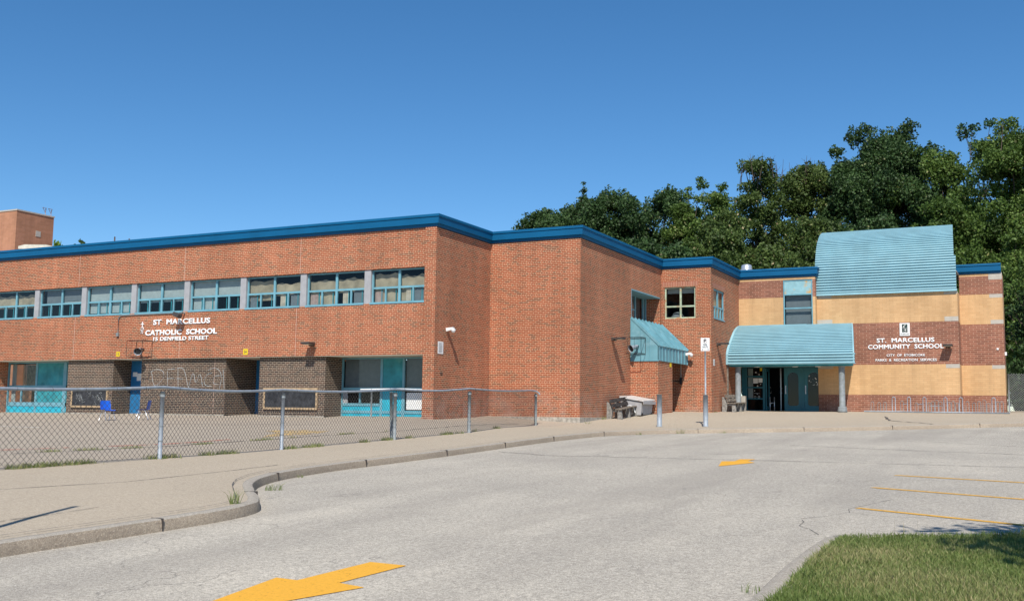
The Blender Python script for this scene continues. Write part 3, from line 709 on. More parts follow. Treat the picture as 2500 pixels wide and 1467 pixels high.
# brick block carrying the small awning, with a doorway behind it
m = MB(); m.quad((3.67, 9.18, ZB), (4.83, 9.18, ZB), (4.83, 9.18, 2.35), (3.67, 9.18, 2.35)); m.quad((4.83, 9.18, ZB), (4.83, 11.0, ZB), (4.83, 11.0, 2.35), (4.83, 9.18, 2.35))
m.quad((4.83, 11.0, ZB), (3.67, 11.0, ZB), (3.67, 11.0, 2.35), (4.83, 11.0, 2.35)); m.quad((3.67, 9.18, 2.35), (4.83, 9.18, 2.35), (4.83, 11, 2.35), (3.67, 11, 2.35)); m.build('porch_block', 'brick', school)

def banded(axis, c, a0, a1, bands):
    for z0, z1, mat, nm in bands:
        e = 0.0
        m = wallY(c, a0, a1, z0, z1) if axis == 'y' else wallX(c, a0, a1, z0, z1)
        m.build(nm, mat, school)
BF = [(ZB, 1.14, 'maroon_brick', 'dark_brick_band'), (1.14, 2.29, 'cream_brick', 'buff_brick_band'), (2.29, 2.46, 'cream_soldier', 'soldier_band'), (2.46, 4.31, 'maroon_brick', 'dark_brick_band'), (4.31, 4.31+.2, 'cream_soldier', 'soldier_band'), (4.51, 5.48, 'cream_brick', 'buff_brick_band'), (5.48, 5.6, 'cream_soldier', 'soldier_band')]
BR = [(ZB, 1.15, 'maroon_brick', 'dark_brick_band'), (1.15, 2.30, 'cream_brick', 'buff_brick_band'), (2.30, 2.46, 'cream_soldier', 'soldier_band'), (2.46, 4.25, 'maroon_brick', 'dark_brick_band'), (4.25, 4.43, 'cream_soldier', 'soldier_band'), (4.43, 5.40, 'cream_brick', 'buff_brick_band'), (5.40, 5.56, 'cream_soldier', 'soldier_band'), (5.56, 6.37, 'maroon_brick', 'dark_brick_band'), (6.37, 6.5, 'cream_soldier', 'soldier_band')]
# linking wall above the entrance (window opening 7.95..9.27 x 4.3..6.36)
for z0, z1, mat, nm in [(4.2, 5.35, 'cream_brick', 'buff_brick_band'), (5.35, 5.56, 'cream_soldier', 'soldier_band'), (5.56, 6.36, 'maroon_brick', 'dark_brick_band')]:
    m = wallY(17.72, 5.89, 7.95, z0, z1)
    m.quad((7.95, 17.72, z0), (7.95, 17.72, z1), (7.95, 17.82, z1), (7.95, 17.82, z0)) if False else None
    m.build(nm, mat, school); m = MB()
    m.quad((9.27, 17.72, z0), (9.39, 17.72, z0), (9.39, 17.72, z1), (9.27, 17.72, z1)); m.quad((9.39, 17.72, z0), (9.39, 18.12, z0), (9.39, 18.12, z1), (9.39, 17.72, z1))
    m.build(nm, mat, school)
wallY(17.72, 5.89, 9.39, 6.36, ZT).build('soldier_band', 'cream_soldier', school)
wallX(9.39, 17.72, 18.12, 6.36, 6.52).build('soldier_band', 'cream_soldier', school)
MX0, MX1, MY, RX1, RY = 9.39, 15.30, 18.10, 17.02, 19.46
for z0, z1, mat, nm in BF:
    m = wallY(MY, MX0, MX1, z0, z1); m.quad((MX1, MY, z0), (MX1, RY+.02, z0), (MX1, RY+.02, z1), (MX1, MY, z1)); m.build(nm, mat, school)
for z0, z1, mat, nm in BR:
    m = wallY(RY, MX1, RX1, z0, z1); m.quad((RX1, RY, z0), (RX1, 21.3, z0), (RX1, 21.3, z1), (RX1, RY, z1)); m.build(nm, mat, school)
# pale stone blocks at the band ends, 4 mm proud
st = [(14.76, MX1, MY, 5.487, 5.59), (14.76, MX1, MY, 4.31, 4.51), (14.76, MX1, MY, 2.29, 2.46), (MX0, 10.03, MY, 5.487, 5.59), (MX0, 10.05, MY, 4.31, 4.51), (MX0, 10.05, MY, 2.29, 2.46),
      (16.49, RX1, RY, 6.20, 6.495), (16.50, RX1, RY, 5.40, 5.56), (16.52, RX1, RY, 4.25, 4.43), (16.52, RX1, RY, 2.30, 2.46)]
for a, b, y, c, d in st:
    MB().box(a, b+0.004, y-0.004, y+0.15, c, d).build('stone_block', 'stone', school)
MB().box(10.4, 10.412, MY-.003, MY+.02, 0.3, 2.29).build('movement_joint', 'concrete', school)

# expansion joints on the left facade
for xj in (-17.35, -11.5, -5.84):
    MB().box(xj-0.008, xj+0.008, UY-0.003, UY+.02, HEAD, ZT).build('movement_joint', 'joint', school); m = MB(); m.box(xj-0.1-.008, xj-0.1+.008, UY-0.003, UY+.02, OV, SILL); m.build('movement_joint', 'joint', school)

# ground floor under the overhang: dark brick blocks
def block(x0, x1, ya, yb, mat='dark_brick', nm='dark_brick_block'):
    m = MB(); m.quad((x0, ya, ZB), (x1, ya, ZB), (x1, ya, OV), (x0, ya, OV)); m.quad((x1, ya, ZB), (x1, yb, ZB), (x1, yb, OV), (x1, ya, OV)); m.quad((x0, yb, ZB), (x0, ya, ZB), (x0, ya, OV), (x0, yb, OV))
    return m.build(nm, mat, school)
block(-34, -22.6, 0.19, 1.0, 'brick', 'brick_block'); block(-17.87, -15.24, 0.19, 1.13); block(-13.69, -9.32, 0.19, 1.95); block(-7.68, -4.66, 0.19, 1.2)
MB().box(-13.28+3.4, -13.28+3.412, 0.187, .2, -.2, OV).build('movement_joint', 'joint', school)
# low pale base strip of the blocks
m = MB(); [m.box(a, b, .18, .4, ZB, Pz((a+b)/2, .2)+0.03) for a, b in ((-17.87, -15.24), (-13.69, -9.32), (-7.68, -4.66))]; m.build('foundation', 'concrete', school)

# roof deck and rooms
rp = [(-34, 0.06), (0, 0.06), (0, 4.06), (3.67, 4.06), (3.67, 13.1), (5.89, 13.1), (5.89, 17.78), (9.39, 17.78), (9.39, 18.2), (15.3, 18.2), (15.3, 19.5), (17.0, 19.5), (17.0, 21.3), (9.5, 21.3), (9.5, 27), (-34, 27)]
m = MB(); m.prism([(x, y, 6.45) for x, y in rp], (0, 0, 0.05)); m.build('roof_deck', 'gravel', school)
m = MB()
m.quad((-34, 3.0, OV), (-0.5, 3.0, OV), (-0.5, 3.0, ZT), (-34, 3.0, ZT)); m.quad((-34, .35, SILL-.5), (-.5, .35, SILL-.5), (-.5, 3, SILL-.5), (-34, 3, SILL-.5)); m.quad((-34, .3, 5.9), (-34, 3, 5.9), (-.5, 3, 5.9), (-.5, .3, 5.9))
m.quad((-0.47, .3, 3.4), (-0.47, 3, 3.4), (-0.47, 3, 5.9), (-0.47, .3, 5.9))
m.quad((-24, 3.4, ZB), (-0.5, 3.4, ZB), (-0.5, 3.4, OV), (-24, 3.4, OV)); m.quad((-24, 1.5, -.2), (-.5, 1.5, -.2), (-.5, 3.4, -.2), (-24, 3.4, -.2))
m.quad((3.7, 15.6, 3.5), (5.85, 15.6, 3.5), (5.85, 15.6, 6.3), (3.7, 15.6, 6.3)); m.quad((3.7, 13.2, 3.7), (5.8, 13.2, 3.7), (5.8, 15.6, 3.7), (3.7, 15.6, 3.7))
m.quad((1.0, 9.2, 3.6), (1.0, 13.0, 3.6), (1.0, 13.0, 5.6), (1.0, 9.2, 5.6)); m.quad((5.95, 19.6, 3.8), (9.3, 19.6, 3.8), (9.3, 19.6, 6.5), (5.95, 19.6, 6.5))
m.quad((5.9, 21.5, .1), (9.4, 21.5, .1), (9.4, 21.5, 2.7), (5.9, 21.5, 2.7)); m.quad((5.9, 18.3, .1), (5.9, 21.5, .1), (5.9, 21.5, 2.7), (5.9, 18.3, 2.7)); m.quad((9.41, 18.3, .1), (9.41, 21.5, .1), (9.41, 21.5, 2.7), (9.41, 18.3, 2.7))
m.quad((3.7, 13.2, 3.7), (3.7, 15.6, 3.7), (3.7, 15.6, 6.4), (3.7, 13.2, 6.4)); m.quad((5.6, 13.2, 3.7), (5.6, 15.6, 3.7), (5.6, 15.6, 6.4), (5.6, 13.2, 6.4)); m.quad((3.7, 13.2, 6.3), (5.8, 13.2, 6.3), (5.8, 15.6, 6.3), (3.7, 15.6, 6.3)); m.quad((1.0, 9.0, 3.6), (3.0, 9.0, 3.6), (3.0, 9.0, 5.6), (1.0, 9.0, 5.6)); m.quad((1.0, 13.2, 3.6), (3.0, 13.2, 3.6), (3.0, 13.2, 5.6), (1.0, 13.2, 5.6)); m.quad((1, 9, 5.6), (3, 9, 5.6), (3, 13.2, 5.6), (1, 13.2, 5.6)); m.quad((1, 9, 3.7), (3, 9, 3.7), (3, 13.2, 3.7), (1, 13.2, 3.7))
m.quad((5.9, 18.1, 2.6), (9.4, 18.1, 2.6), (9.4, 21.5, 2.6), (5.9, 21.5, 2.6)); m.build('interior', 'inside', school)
fl = NT('vestibule_floor', 0.6, .4); fl.color((0.10, 0.09, 0.08, 1)); M['vfloor'] = fl.m
MB().box(5.9, 9.4, 18.05, 21.5, .30, .355).build('vestibule_floor', 'vfloor', school)

# blue roof edge swept round the steps
def sweep(path, prof, name, mat, parent, cap=True):
    pts = [Vector(p) for p in path]; N_ = []
    for i in range(len(pts)):
        ns = []
        if i > 0: d = (pts[i]-pts[i-1]).normalized(); ns.append(Vector((d.y, -d.x)))
        if i < len(pts)-1: d = (pts[i+1]-pts[i]).normalized(); ns.append(Vector((d.y, -d.x)))
        if len(ns) == 2:
            b = (ns[0]+ns[1]); b = b/(1+ns[0].dot(ns[1])); N_.append(b)
        else: N_.append(ns[0])
    m = MB(); k = len(prof)
    for p, n in zip(pts, N_):
        for a, z in prof: m.v.append((p.x+n.x*a, p.y+n.y*a, z))
    for i in range(len(pts)-1):
        for j in range(k-1): m.f.append((i*k+j, (i+1)*k+j, (i+1)*k+j+1, i*k+j+1))
    if cap:
        m.f.append(tuple(range(k))[::-1]); m.f.append(tuple((len(pts)-1)*k+j for j in range(k)))
    return m.build(name, mat, parent)
FP = [(-0.10, 6.47), (0.03, 6.47), (0.035, 6.49), (0.055, 6.50), (0.055, 6.565), (0.115, 6.575), (0.120, 6.785), (0.112, 6.79), (0.112, 6.802), (0.138, 6.806), (0.145, 6.812), (0.145, 6.885), (0.140, 6.90), (-0.10, 6.93)]
sweep([(-34, 0.03), (0, 0.03), (0, 4.0), (3.67, 4.0), (3.67, 13.04), (5.89, 13.04), (5.89, 17.72), (9.39, 17.72), (9.39, 18.5)], FP, 'roof_edge', 'blue', school)
sweep([(15.2, 19.46), (17.0, 19.46)], FP, 'roof_edge', 'blue', school)
m = MB()
for x in [v*3.05-33 for v in range(11)]+[1.9]:
    y = .03 if x < 0 else 4.0
    m.box(x, x+.02, y-.114, y-.10, 6.58, 6.77)
for y in (2.1, 6.0, 8.3, 10.6, 15.5):
    x = 0 if y < 4 else (3.67 if y < 13 else 5.89); m.box(x+.10, x+.114, y, y+.02, 6.58, 6.77)
for x in (7.6, 16.2): y = 17.72 if x < 9 else 19.46; m.box(x, x+.02, y-.114, y-.1, 6.58, 6.77)
m.build('roof_edge_seam', 'blue', school)

# windows ----------------------------------------------------------
def frame_boxes(m, axis, c, d, u0, u1, z0, z1, us, zs, b=0.05, b2=0.04):
    """frame bars; us/zs: list of (position, from, to, halfwidth)"""
    def bx(a0, a1, q0, q1, dd0=0, dd1=0):
        if axis == 'y': m.box(a0, a1, c+dd0, c+d+dd1, q0, q1)
        else: m.box(c-dd0, c-d-dd1, a0, a1, q0, q1)
    bx(u0, u0+b, z0, z1); bx(u1-b, u1, z0, z1); bx(u0+b, u1-b, z0, z0+b, .003); bx(u0+b, u1-b, z1-b, z1, .003)
    for p, a, e, h in us: bx(p-h, p+h, a, e, .006, -.004)
    for p, a, e, h in zs: bx(a, e, p-h, p+h, .010, -.008)
BAY = 2.838; X0 = -20.0225
rb = random.Random(3)
covers = {0: ('paper', 'p'), 1: ('blind_dark', 'd'), 2: ('blind', 'b'), 3: ('blind', 'B'), 4: ('blind', 'c'), 5: ('paper', 'q'), 6: ('paper', 'r'), 7: ('paper', 's')}
for i in range(-4, 8):
    xl = X0+(i-1)*BAY+0.27 if i > -4 else -33.8
    xr = X0+i*BAY if i < 7 else -0.45
    if xr < -34: continue
    c = UY+0.13
    win = MB(); xm = (xl+xr)/2; zb = 4.46
    frame_boxes(win, 'y', c, 0.07, xl, xr, SILL+.01, HEAD-.01,
                [(xm, SILL+.05, HEAD-.05, 0.045), ((xl+xm)/2, SILL+.06, zb, 0.028), ((xr+xm)/2, SILL+.06, zb, 0.028)],
                [(zb, xl+.05, xm-.045, 0.035), (zb, xm+.045, xr-.05, 0.035)])
    win.box(xl-0.001, xr+0.001, UY-0.015, c+0.02, SILL-0.03, SILL+0.035)
    wo = win.build('window', 'cyan', school)
    g_ = MB().quad((xl+.04, c+.036, SILL+.04), (xr-.04, c+.036, SILL+.04), (xr-.04, c+.036, HEAD-.04), (xl+.04, c+.036, HEAD-.04)); g_.build('pane', 'glass', wo)
    # coverings behind the glass
    r = random.Random(i+50); kind, code = covers.get(i, ('paper', 'p'))
    def sheetY(xa, xb, za, zb_, mat, y=c+.11, wav=0.05, nm='blind'):
        mm = MB(); K = 14; top = []
        for k in range(K+1):
            x = xa+(xb-xa)*k/K; top.append((x, y+wav*.12*math.sin(k*1.1+i), zb_-(wav*(.6*abs(math.sin(k*.33+i*1.7))+.25*abs(math.sin(k*.8+i))) if wav > .03 else 0)))
        for k in range(K): mm.quad((top[k][0], top[k][1], za), (top[k+1][0], top[k+1][1], za), top[k+1], top[k])
        return mm.build(nm, mat, wo)
    if code in 'pqrs':
        lo1 = zb-.1 if code == 'p' else (zb-.25 if code == 'q' else SILL+.02)
        sheetY(xl+.06, xm-.03, lo1, HEAD-.10-r.uniform(0, .12), 'paper', wav=.10, nm='paper_cover')
        sheetY(xm+.03, xr-.06, zb-.1 if code != 's' else SILL+.02, HEAD-.08-r.uniform(0, .16), 'paper', wav=.14, nm='paper_cover')
        if code != 'p':
            sheetY(xl+.10, xl+.42, SILL, zb-.12, 'curtain2' if code != 'q' else 'blind_dark', y=c+.075, wav=.03, nm='curtain')
            sheetY(xm+.25, xm+.5, SILL, zb-.05, 'curtain', y=c+.075, wav=.03, nm='curtain')
            sheetY(xr-.55, xr-.1, SILL, zb-.05, 'blind_dark', y=c+.075, wav=.03, nm='curtain')
    elif code == 'd':
        sheetY(xl+.25, xm-.03, zb+.04, HEAD-.02, 'blind_dark', wav=0); sheetY(xm+.03, xr-.06, zb+.12, HEAD-.02, 'blind_dark', wav=0)
        sheetY(xl+.3, xr-.06, zb-.02, zb+.16, 'blind', y=c+.13, wav=0)
    else:
        lo = {'b': SILL+.1, 'B': zb-.12, 'c': SILL+.02}[code]
        sheetY(xl+.06, xm-.03, lo, HEAD-.02, 'blind', wav=0); sheetY(xm+.03, xr-.06, lo if code != 'c' else zb, HEAD-.02, 'blind', wav=0)
    # inner sash uprights seen through the lower lights
    mm = MB()
    for fx in (.18, .42, .68, .90):
        x = xl+(xr-xl)*fx+r.uniform(-.05, .05); mm.box(x, x+.03, c+.06, c+.09, SILL+.04, zb-.02)
    mm.build('inner_sash', 'teal', wo)
    if i < 7: MB().box(xr-.001, xr+0.27+.001, UY+0.035, UY+0.30, SILL, HEAD).build('pier', 'pier', school)

# ground floor classroom window at the left
def window_set(name, axis, c, u0, u1, z0, z1, us, zs, panels, panes, mat='cyan', d=0.08):
    m = MB(); frame_boxes(m, axis, c, d, u0, u1, z0, z1, us, zs, .05)
    o = m.build(name, mat, school)
    for a, b, e, f, mt in panels:
        k = MB()
        if axis == 'y': k.box(a, b, c+.03, c+.05, e, f)
        else: k.box(c-.03, c-.05, a, b, e, f)
        k.build('panel', mt, o)
    for a, b, e, f in panes:
        k = MB()
        if axis == 'y': k.quad((a, c+.04, e), (b, c+.04, e), (b, c+.04, f), (a, c+.04, f))
        else: k.quad((c-.04, a, e), (c-.04, b, e), (c-.04, b, f), (c-.04, a, f))
        k.build('pane', 'glass', o)
    return o
w1 = window_set('classroom_window', 'y', 1.0, -22.6, -17.8, -.2, OV-.02, [(-20.76, -.15, OV-.07, .06), (-19.0, -.15, OV-.07, .10), (-21.7, .35, 1.0, .03)], [(1.0, -22.5, -18.9, .06), (.24, -22.5, -18.9, .09)],
                [(-20.7, -17.85, 1.04, OV-.07, 'teal'), (-20.7, -17.85, .32, .95, 'teal'), (-22.55, -17.85, -.18, .16, 'turq')], [(-22.5, -20.8, .3, 2.0)])
k = MB(); k.box(-22.45, -22.2, 1.12, 1.14, .3, 2.0); k.build('curtain', 'blind', w1)
k = MB(); k.box(-22.5, -20.8, 1.9, 1.92, 1.0, 2.0); k.build('blind', M['wood'], w1)
w4 = window_set('classroom_window', 'y', 1.2, -4.66, -0.452, -.15, OV-.02, [(-2.92, -.1, OV-.07, .05), (-1.98, .93, OV-.07, .045), (-3.85, .42, .88, .03), (-1.98, -.1, .85, .06)], [(0.93, -4.6, -.5, .05), (.36, -4.6, -3.0, .05), (.10, -4.6, -.5, .05)],
                [(-2.87, -2.03, .98, OV-.07, 'teal'), (-4.61, -2.97, -.1, .34, 'turq'), (-2.87, -2.04, -.1, .86, 'turq'), (-1.92, -.5, -.1, .16, 'turq'), (-1.85, -.72, .20, .80, 'white'), (-4.61, -4.4, .4, .88, 'pier')], [(-4.6, -2.97, .98, OV-.07), (-1.93, -.5, .98, OV-.07), (-4.35, -2.97, .40, .88)])
k = MB(); k.box(-4.6, -2.97, 1.34, 1.36, .95, OV-.06); k.box(-1.93, -.5, 1.34, 1.36, .95, OV-.06); k.build('blind', 'blind_dark', w4)
# blue doors in the recesses
def blue_door(x0, x1, y, label):
    o = MB().box(x0, x1, y, y+.05, -.12, OV-.01).build('door_frame', 'doorblue', school)
    MB().box(x0+.08, x1-.08, y-.012, y+.0, -.10, OV-.10).build('door', 'doorblue', o)
    MB().box(x1-.75, x1-.22, y-.02, y-.011, .95, 1.72).build('door_pane', 'inside', o)
    MB().box(x0+.35, x0+.62, y-.026, y-.021, 1.25, 1.55).build('notice', 'white', o)
    MB().box(x0+.62, x0+.92, y-.026, y-.021, .98, 1.28).build('notice', 'white', o)
    return o
blue_door(-15.235, -13.695, 1.13, ''); blue_door(-9.315, -7.685, 1.93, '')
MB().box(-15.1, -14.86, 1.09, 1.105, 1.42, 1.60).build('notice', 'white', school)

# recessed window above the small awning (faces +X, set back)
m = MB(); cx = 3.67-0.62
frame_boxes(m, 'x', cx, 0.08, CW[0]+.0, CW[1], CW[2], CW[3], [(10.2, CW[2], CW[3]-.05, .06), (11.5, CW[2], CW[3]-.05, .05), (12.5, CW[2], CW[3]-.05, .05)], [(4.55, 10.26, 11.45, .03)], .07)
m.box(cx-.0, 3.672, CW[0], CW[0]+.05, CW[2], CW[3]); m.box(cx, 3.674, CW[0]+.05, CW[1], CW[3]-.05, CW[3])
wc = m.build('window', 'cyan', school)
glassbox(cx-.03, cx-.036, CW[0]+.05, CW[1]-.05, CW[2], CW[3]-.05).build('pane', 'glass', wc)
MB().box(cx-.3, cx-.32, 11.55, CW[1], CW[2], CW[3]).build('curtain', 'blind_dark', wc)
k = MB(); [k.box(cx-.25, cx-.27, 10.35+.3*j, 10.5+.3*j, 3.95, 4.2+.22*((j*7) % 4)) for j in range(4)]; k.build('blind', 'paper', wc)
# small square window of the bay, peeling paint
m = MB(); frame_boxes(m, 'y', 13.09, .07, EW[0]+.005, EW[1]-.005, EW[2], EW[3]-.005, [(4.53, EW[2]+.05, EW[3]-.06, .04)], [(4.82, EW[0]+.06, 4.49, .035), (4.82, 4.57, EW[1]-.06, .035)], .06)
we = m.build('window', 'cyan_rust', school)
glassbox(EW[0]+.05, EW[1]-.05, 13.125, 13.131, EW[2]+.05, EW[3]-.05).build('pane', 'glass', we)
MB().box(EW[0]+.07, EW[1]-.07, 13.26, 13.28, 5.40, EW[3]-.05).build('blind', 'blind', we)
MB().lathe([(.30, 0), (.28, .12), (.18, .26), (.03, .32)], (4.25, 13.55, 4.30)).build('globe', M['blind_dark'], we)
# window on the bay's side
m = MB(); cx = 5.89-.04
frame_boxes(m, 'x', cx, .07, FW[0]+.005, FW[1]-.005, FW[2], FW[3]-.005, [(14.28, FW[2]+.05, FW[3]-.06, .05), (13.85, FW[2]+.05, 4.80, .03), (14.75, FW[2]+.05, 4.80, .03)], [(4.83, FW[0]+.05, FW[1]-.05, .035)], .06)
m.box(cx, 5.91, FW[0], FW[1], FW[2]-.04, FW[2]+.01)
wf = m.build('window', 'cyan', school)
glassbox(cx-.035, cx-.041, FW[0]+.05, FW[1]-.05, FW[2]+.05, FW[3]-.05).build('pane', 'glass', wf)
MB().box(cx-.12, cx-.14, FW[0]+.3, FW[1]-.3, FW[2], FW[3]).build('blind', 'curtain', wf)
# tall window over the entrance
m = MB(); frame_boxes(m, 'y', 17.74, .08, 7.955, 9.265, 4.25, 6.355, [], [(5.68, 8.0, 9.22, .03), (5.05, 8.0, 9.22, .03)], .05)
wt = m.build('window', 'cyan', school)
MB().box(8.0, 9.22, 17.76, 17.79, 5.70, 6.30).build('panel', 'rustpanel', wt)
glassbox(8.0, 9.22, 17.775, 17.781, 4.3, 5.66).build('pane', 'glass', wt)
MB().box(8.02, 9.2, 17.95, 17.97, 4.3, 5.66).build('blind', 'blind_dark', wt)

# ribbed metal roofs -------------------------------------------------
def profile_points(P_, period, amp, sub=8):
    """resample a (y,z) line and add ribs along its normal"""
    pts = [Vector(p) for p in P_]; L = [0]
    for a, b in zip(pts, pts[1:]): L.append(L[-1]+(b-a).length)
    n = int(L[-1]/period*sub); out = []
    for i in range(n+1):
        s = L[-1]*i/n
        k = max(j for j in range(len(L)-1) if L[j] <= s+1e-9); t = (s-L[k])/(L[k+1]-L[k])
        p = pts[k].lerp(pts[k+1], t); d = (pts[k+1]-pts[k]).normalized(); nn = Vector((-d.y, d.x))
        ph_ = (s/period) % 1.0; out.append(p+nn*amp*float(np.interp(ph_, [0, .08, .52, .58, .93, 1.0], [1, 1, .85, -1, -1, 1])))
    return out
def ribbed(name, P_, x0, x1, period, amp, mat, parent, xr=None):
    pr = profile_points(P_, period, amp, 12); m = MB(); k = len(pr)
    for x in (x0, x1):
        for p in pr: m.v.append((x if (x == x0 or xr is None) else xr(p.x, p.y), p.x, p.y))
    for j in range(k-1): m.f.append((j, k+j, k+j+1, j+1))
    return m.build(name, mat, parent)
def smooth2(P_, n=3): return [tuple(p) for p in smooth_path(P_, n)]
RP = smooth2([(18.02, 5.60), (18.02, 6.2), (18.06, 6.9), (18.28, 7.45), (18.56, 7.95), (18.95, 8.30), (19.45, 8.62), (20.0, 8.80), (20.6, 8.88), (21.6, 8.80)])
barrel = thing('x', '', '') if False else None
XT = lambda y, z=0: 15.19-(y-18.3)*0.067
rr = ribbed('barrel_roof', RP, MX0-.06, MX1-.02, 0.121, 0.038, 'roofmetal', school, lambda y, z: 15.28 if z < 7.18 else XT(y))
m = MB(); m.box(MX0-.06, MX1-.0, 18.00, 18.12, 5.60, 5.70); m.build('roof_trim', 'roofmetal', rr)
# solid cheeks under the curve
for x in (MX0+.02,):
    m = MB(); pts = [(x, p[0]+.06, p[1]-.03) for p in RP]+[(x, 21.6, 6.4), (x, 18.1, 6.4)]
    pts = [(x, 18.06, 5.62)]+[q for q in pts[1:-2]]+[(x, 21.6, 5.62)]
    m.prism(pts, (0.05, 0, 0)); m.build('roof_cheek', 'brown', rr)
m = MB(); m.poly([(XT(p[0])-.05, p[0]+.06, p[1]-.03) for p in RP]+[(XT(21.6)-.05, 21.6, 5.62), (XT(18.1)-.05, 18.1, 5.62)]); m.build('roof_cheek', 'brown', rr)
canopy = MB().prism([(5.9, 15.47, 2.40), (11.33, 15.47, 2.40), (10.90, 18.08, 2.40), (5.9, 18.08, 2.40)], (0, 0, .06)).build('entrance_canopy', 'soffit', school)
CP = smooth2([(15.40, 2.80), (15.50, 2.99), (15.66, 3.16), (16.24, 3.62), (16.72, 3.97), (17.25, 4.19), (17.74, 4.27)])
XR = lambda y, z=0: 11.36-(y-15.4)*0.165
ribbed('canopy_roof', CP, 5.98, 11.34, 0.121, 0.034, 'roofmetal', canopy, XR)
ribbed('canopy_front', [(15.38, 2.42), (15.38, 2.80)], 5.97, 11.40, 0.125, 0.036, 'roofmetal', canopy)
m = MB(); m.box(5.9, 11.42, 15.36, 15.42, 2.775, 2.835); m.box(5.9, 11.42, 15.36, 15.46, 2.385, 2.425); m.box(5.9, 9.0, 17.6, 17.72, 4.25, 4.30); m.box(9.4, 10.94, 17.7, 18.09, 4.22, 4.28)
m.build('canopy_trim', 'roofmetal', canopy)
for side in (0, 1):
    m = MB(); X_ = (lambda y: 5.892) if side == 0 else (lambda y: XR(y)-.03); w_ = .098 if side == 0 else .05
    for a, b in zip(CP, CP[1:]):
        n0 = len(m.v); A0 = X_(a[0]); B0 = X_(b[0])
        m.v += [(A0, a[0]-.05, a[1]+.03), (B0, b[0]-.05, b[1]+.03), (B0, b[0]+.06, b[1]-.06), (A0, a[0]+.06, a[1]-.06), (A0+w_, a[0]-.05, a[1]+.03), (B0+w_, b[0]-.05, b[1]+.03), (B0+w_, b[0]+.06, b[1]-.06), (A0+w_, a[0]+.06, a[1]-.06)]
        for q_ in ((0, 1, 2, 3), (7, 6, 5, 4), (0, 4, 5, 1), (1, 5, 6, 2), (2, 6, 7, 3), (3, 7, 4, 0)): m.f.append(tuple(n0+i for i in q_))
    m.box(X_(15.4), X_(15.4)+w_, 15.355, 15.45, 2.39, 2.84); m.build('canopy_rim', 'roofmetal', canopy)
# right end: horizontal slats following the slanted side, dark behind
m = MB(); z = 2.45
while z < 4.15:
    y0 = float(np.interp(z, [p[1] for p in CP], [p[0] for p in CP])) if z > 2.8 else 15.42
    a, b = XR(y0)-.01, XR(18.05)-.01
    m.prism([(a-.05, y0+.03, z), (a, y0+.03, z), (b, 18.05, z), (b-.05, 18.05, z)], (0, 0, .05)); z += 0.113
m.build('canopy_slat', 'roofmetal', canopy)
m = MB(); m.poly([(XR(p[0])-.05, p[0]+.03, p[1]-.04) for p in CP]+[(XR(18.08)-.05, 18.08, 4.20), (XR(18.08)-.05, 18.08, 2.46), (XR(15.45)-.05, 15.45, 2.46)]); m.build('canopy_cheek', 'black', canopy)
for x, y in ((6.33, 15.75), (10.80, 15.75)):
    zc = Pz(x, y)-.02
    o = MB().lathe([(.20, 0), (.20, .10), (.185, .12), (.185, .20), (.17, .24), (.125, .27), (.125, 1.9), (.13, 1.95)], (x, y, zc), 24).build('column', 'galv_dull', canopy)
    m = MB(); m.lathe([(.13, 1.72), (.13, 1.92), (.16, 1.97), (.24, 2.02), (.24, 2.08)], (x, y, zc), 8); m.build('column_head', 'galv_dull', o)
MB().box(6.0, 11.3, 15.5, 15.7, 2.30, 2.40).build('canopy_beam', 'teal', canopy)
for x in (6.9, 8.6, 9.6): MB().lathe([(.12, 0), (.12, .05), (.05, .07)], (x, 16.9, 2.33), 16).build('downlight', 'white', canopy)

# entrance doors ------------------------------------------------------
ent = MB(); Y = 18.14
ent.box(5.895, 6.13, Y-.02, Y+.08, .34, 2.46); ent.box(6.13, 9.385, Y-.015, Y+.08, 2.36, 2.46)
for x in (6.86, 8.65): ent.box(x, x+.09, Y-.01, Y+.08, .34, 2.36)
for z in (.36, .90, 1.42, 1.93): ent.box(6.13, 6.86, Y, Y+.06, z, z+.06)
eo = ent.build('entrance_frame', 'doorteal', school)
glassbox(6.13, 6.86, Y+.02, Y+.026, .42, 2.36).build('pane', 'glass', eo)
MB().box(6.15, 6.38, Y+.12, Y+.13, .96, 2.33).build('curtain', 'blind', eo)
MB().box(6.42, 6.64, Y-.01, Y-.004, 1.64, 1.88).build('notice', 'white', eo); MB().box(6.66, 6.85, Y-.01, Y-.004, 1.68, 1.88).build('notice', 'white', eo)
MB().box(6.74, 6.84, Y-.012, Y-.006, 2.22, 2.36).build('number_plate', 'yellow', eo)
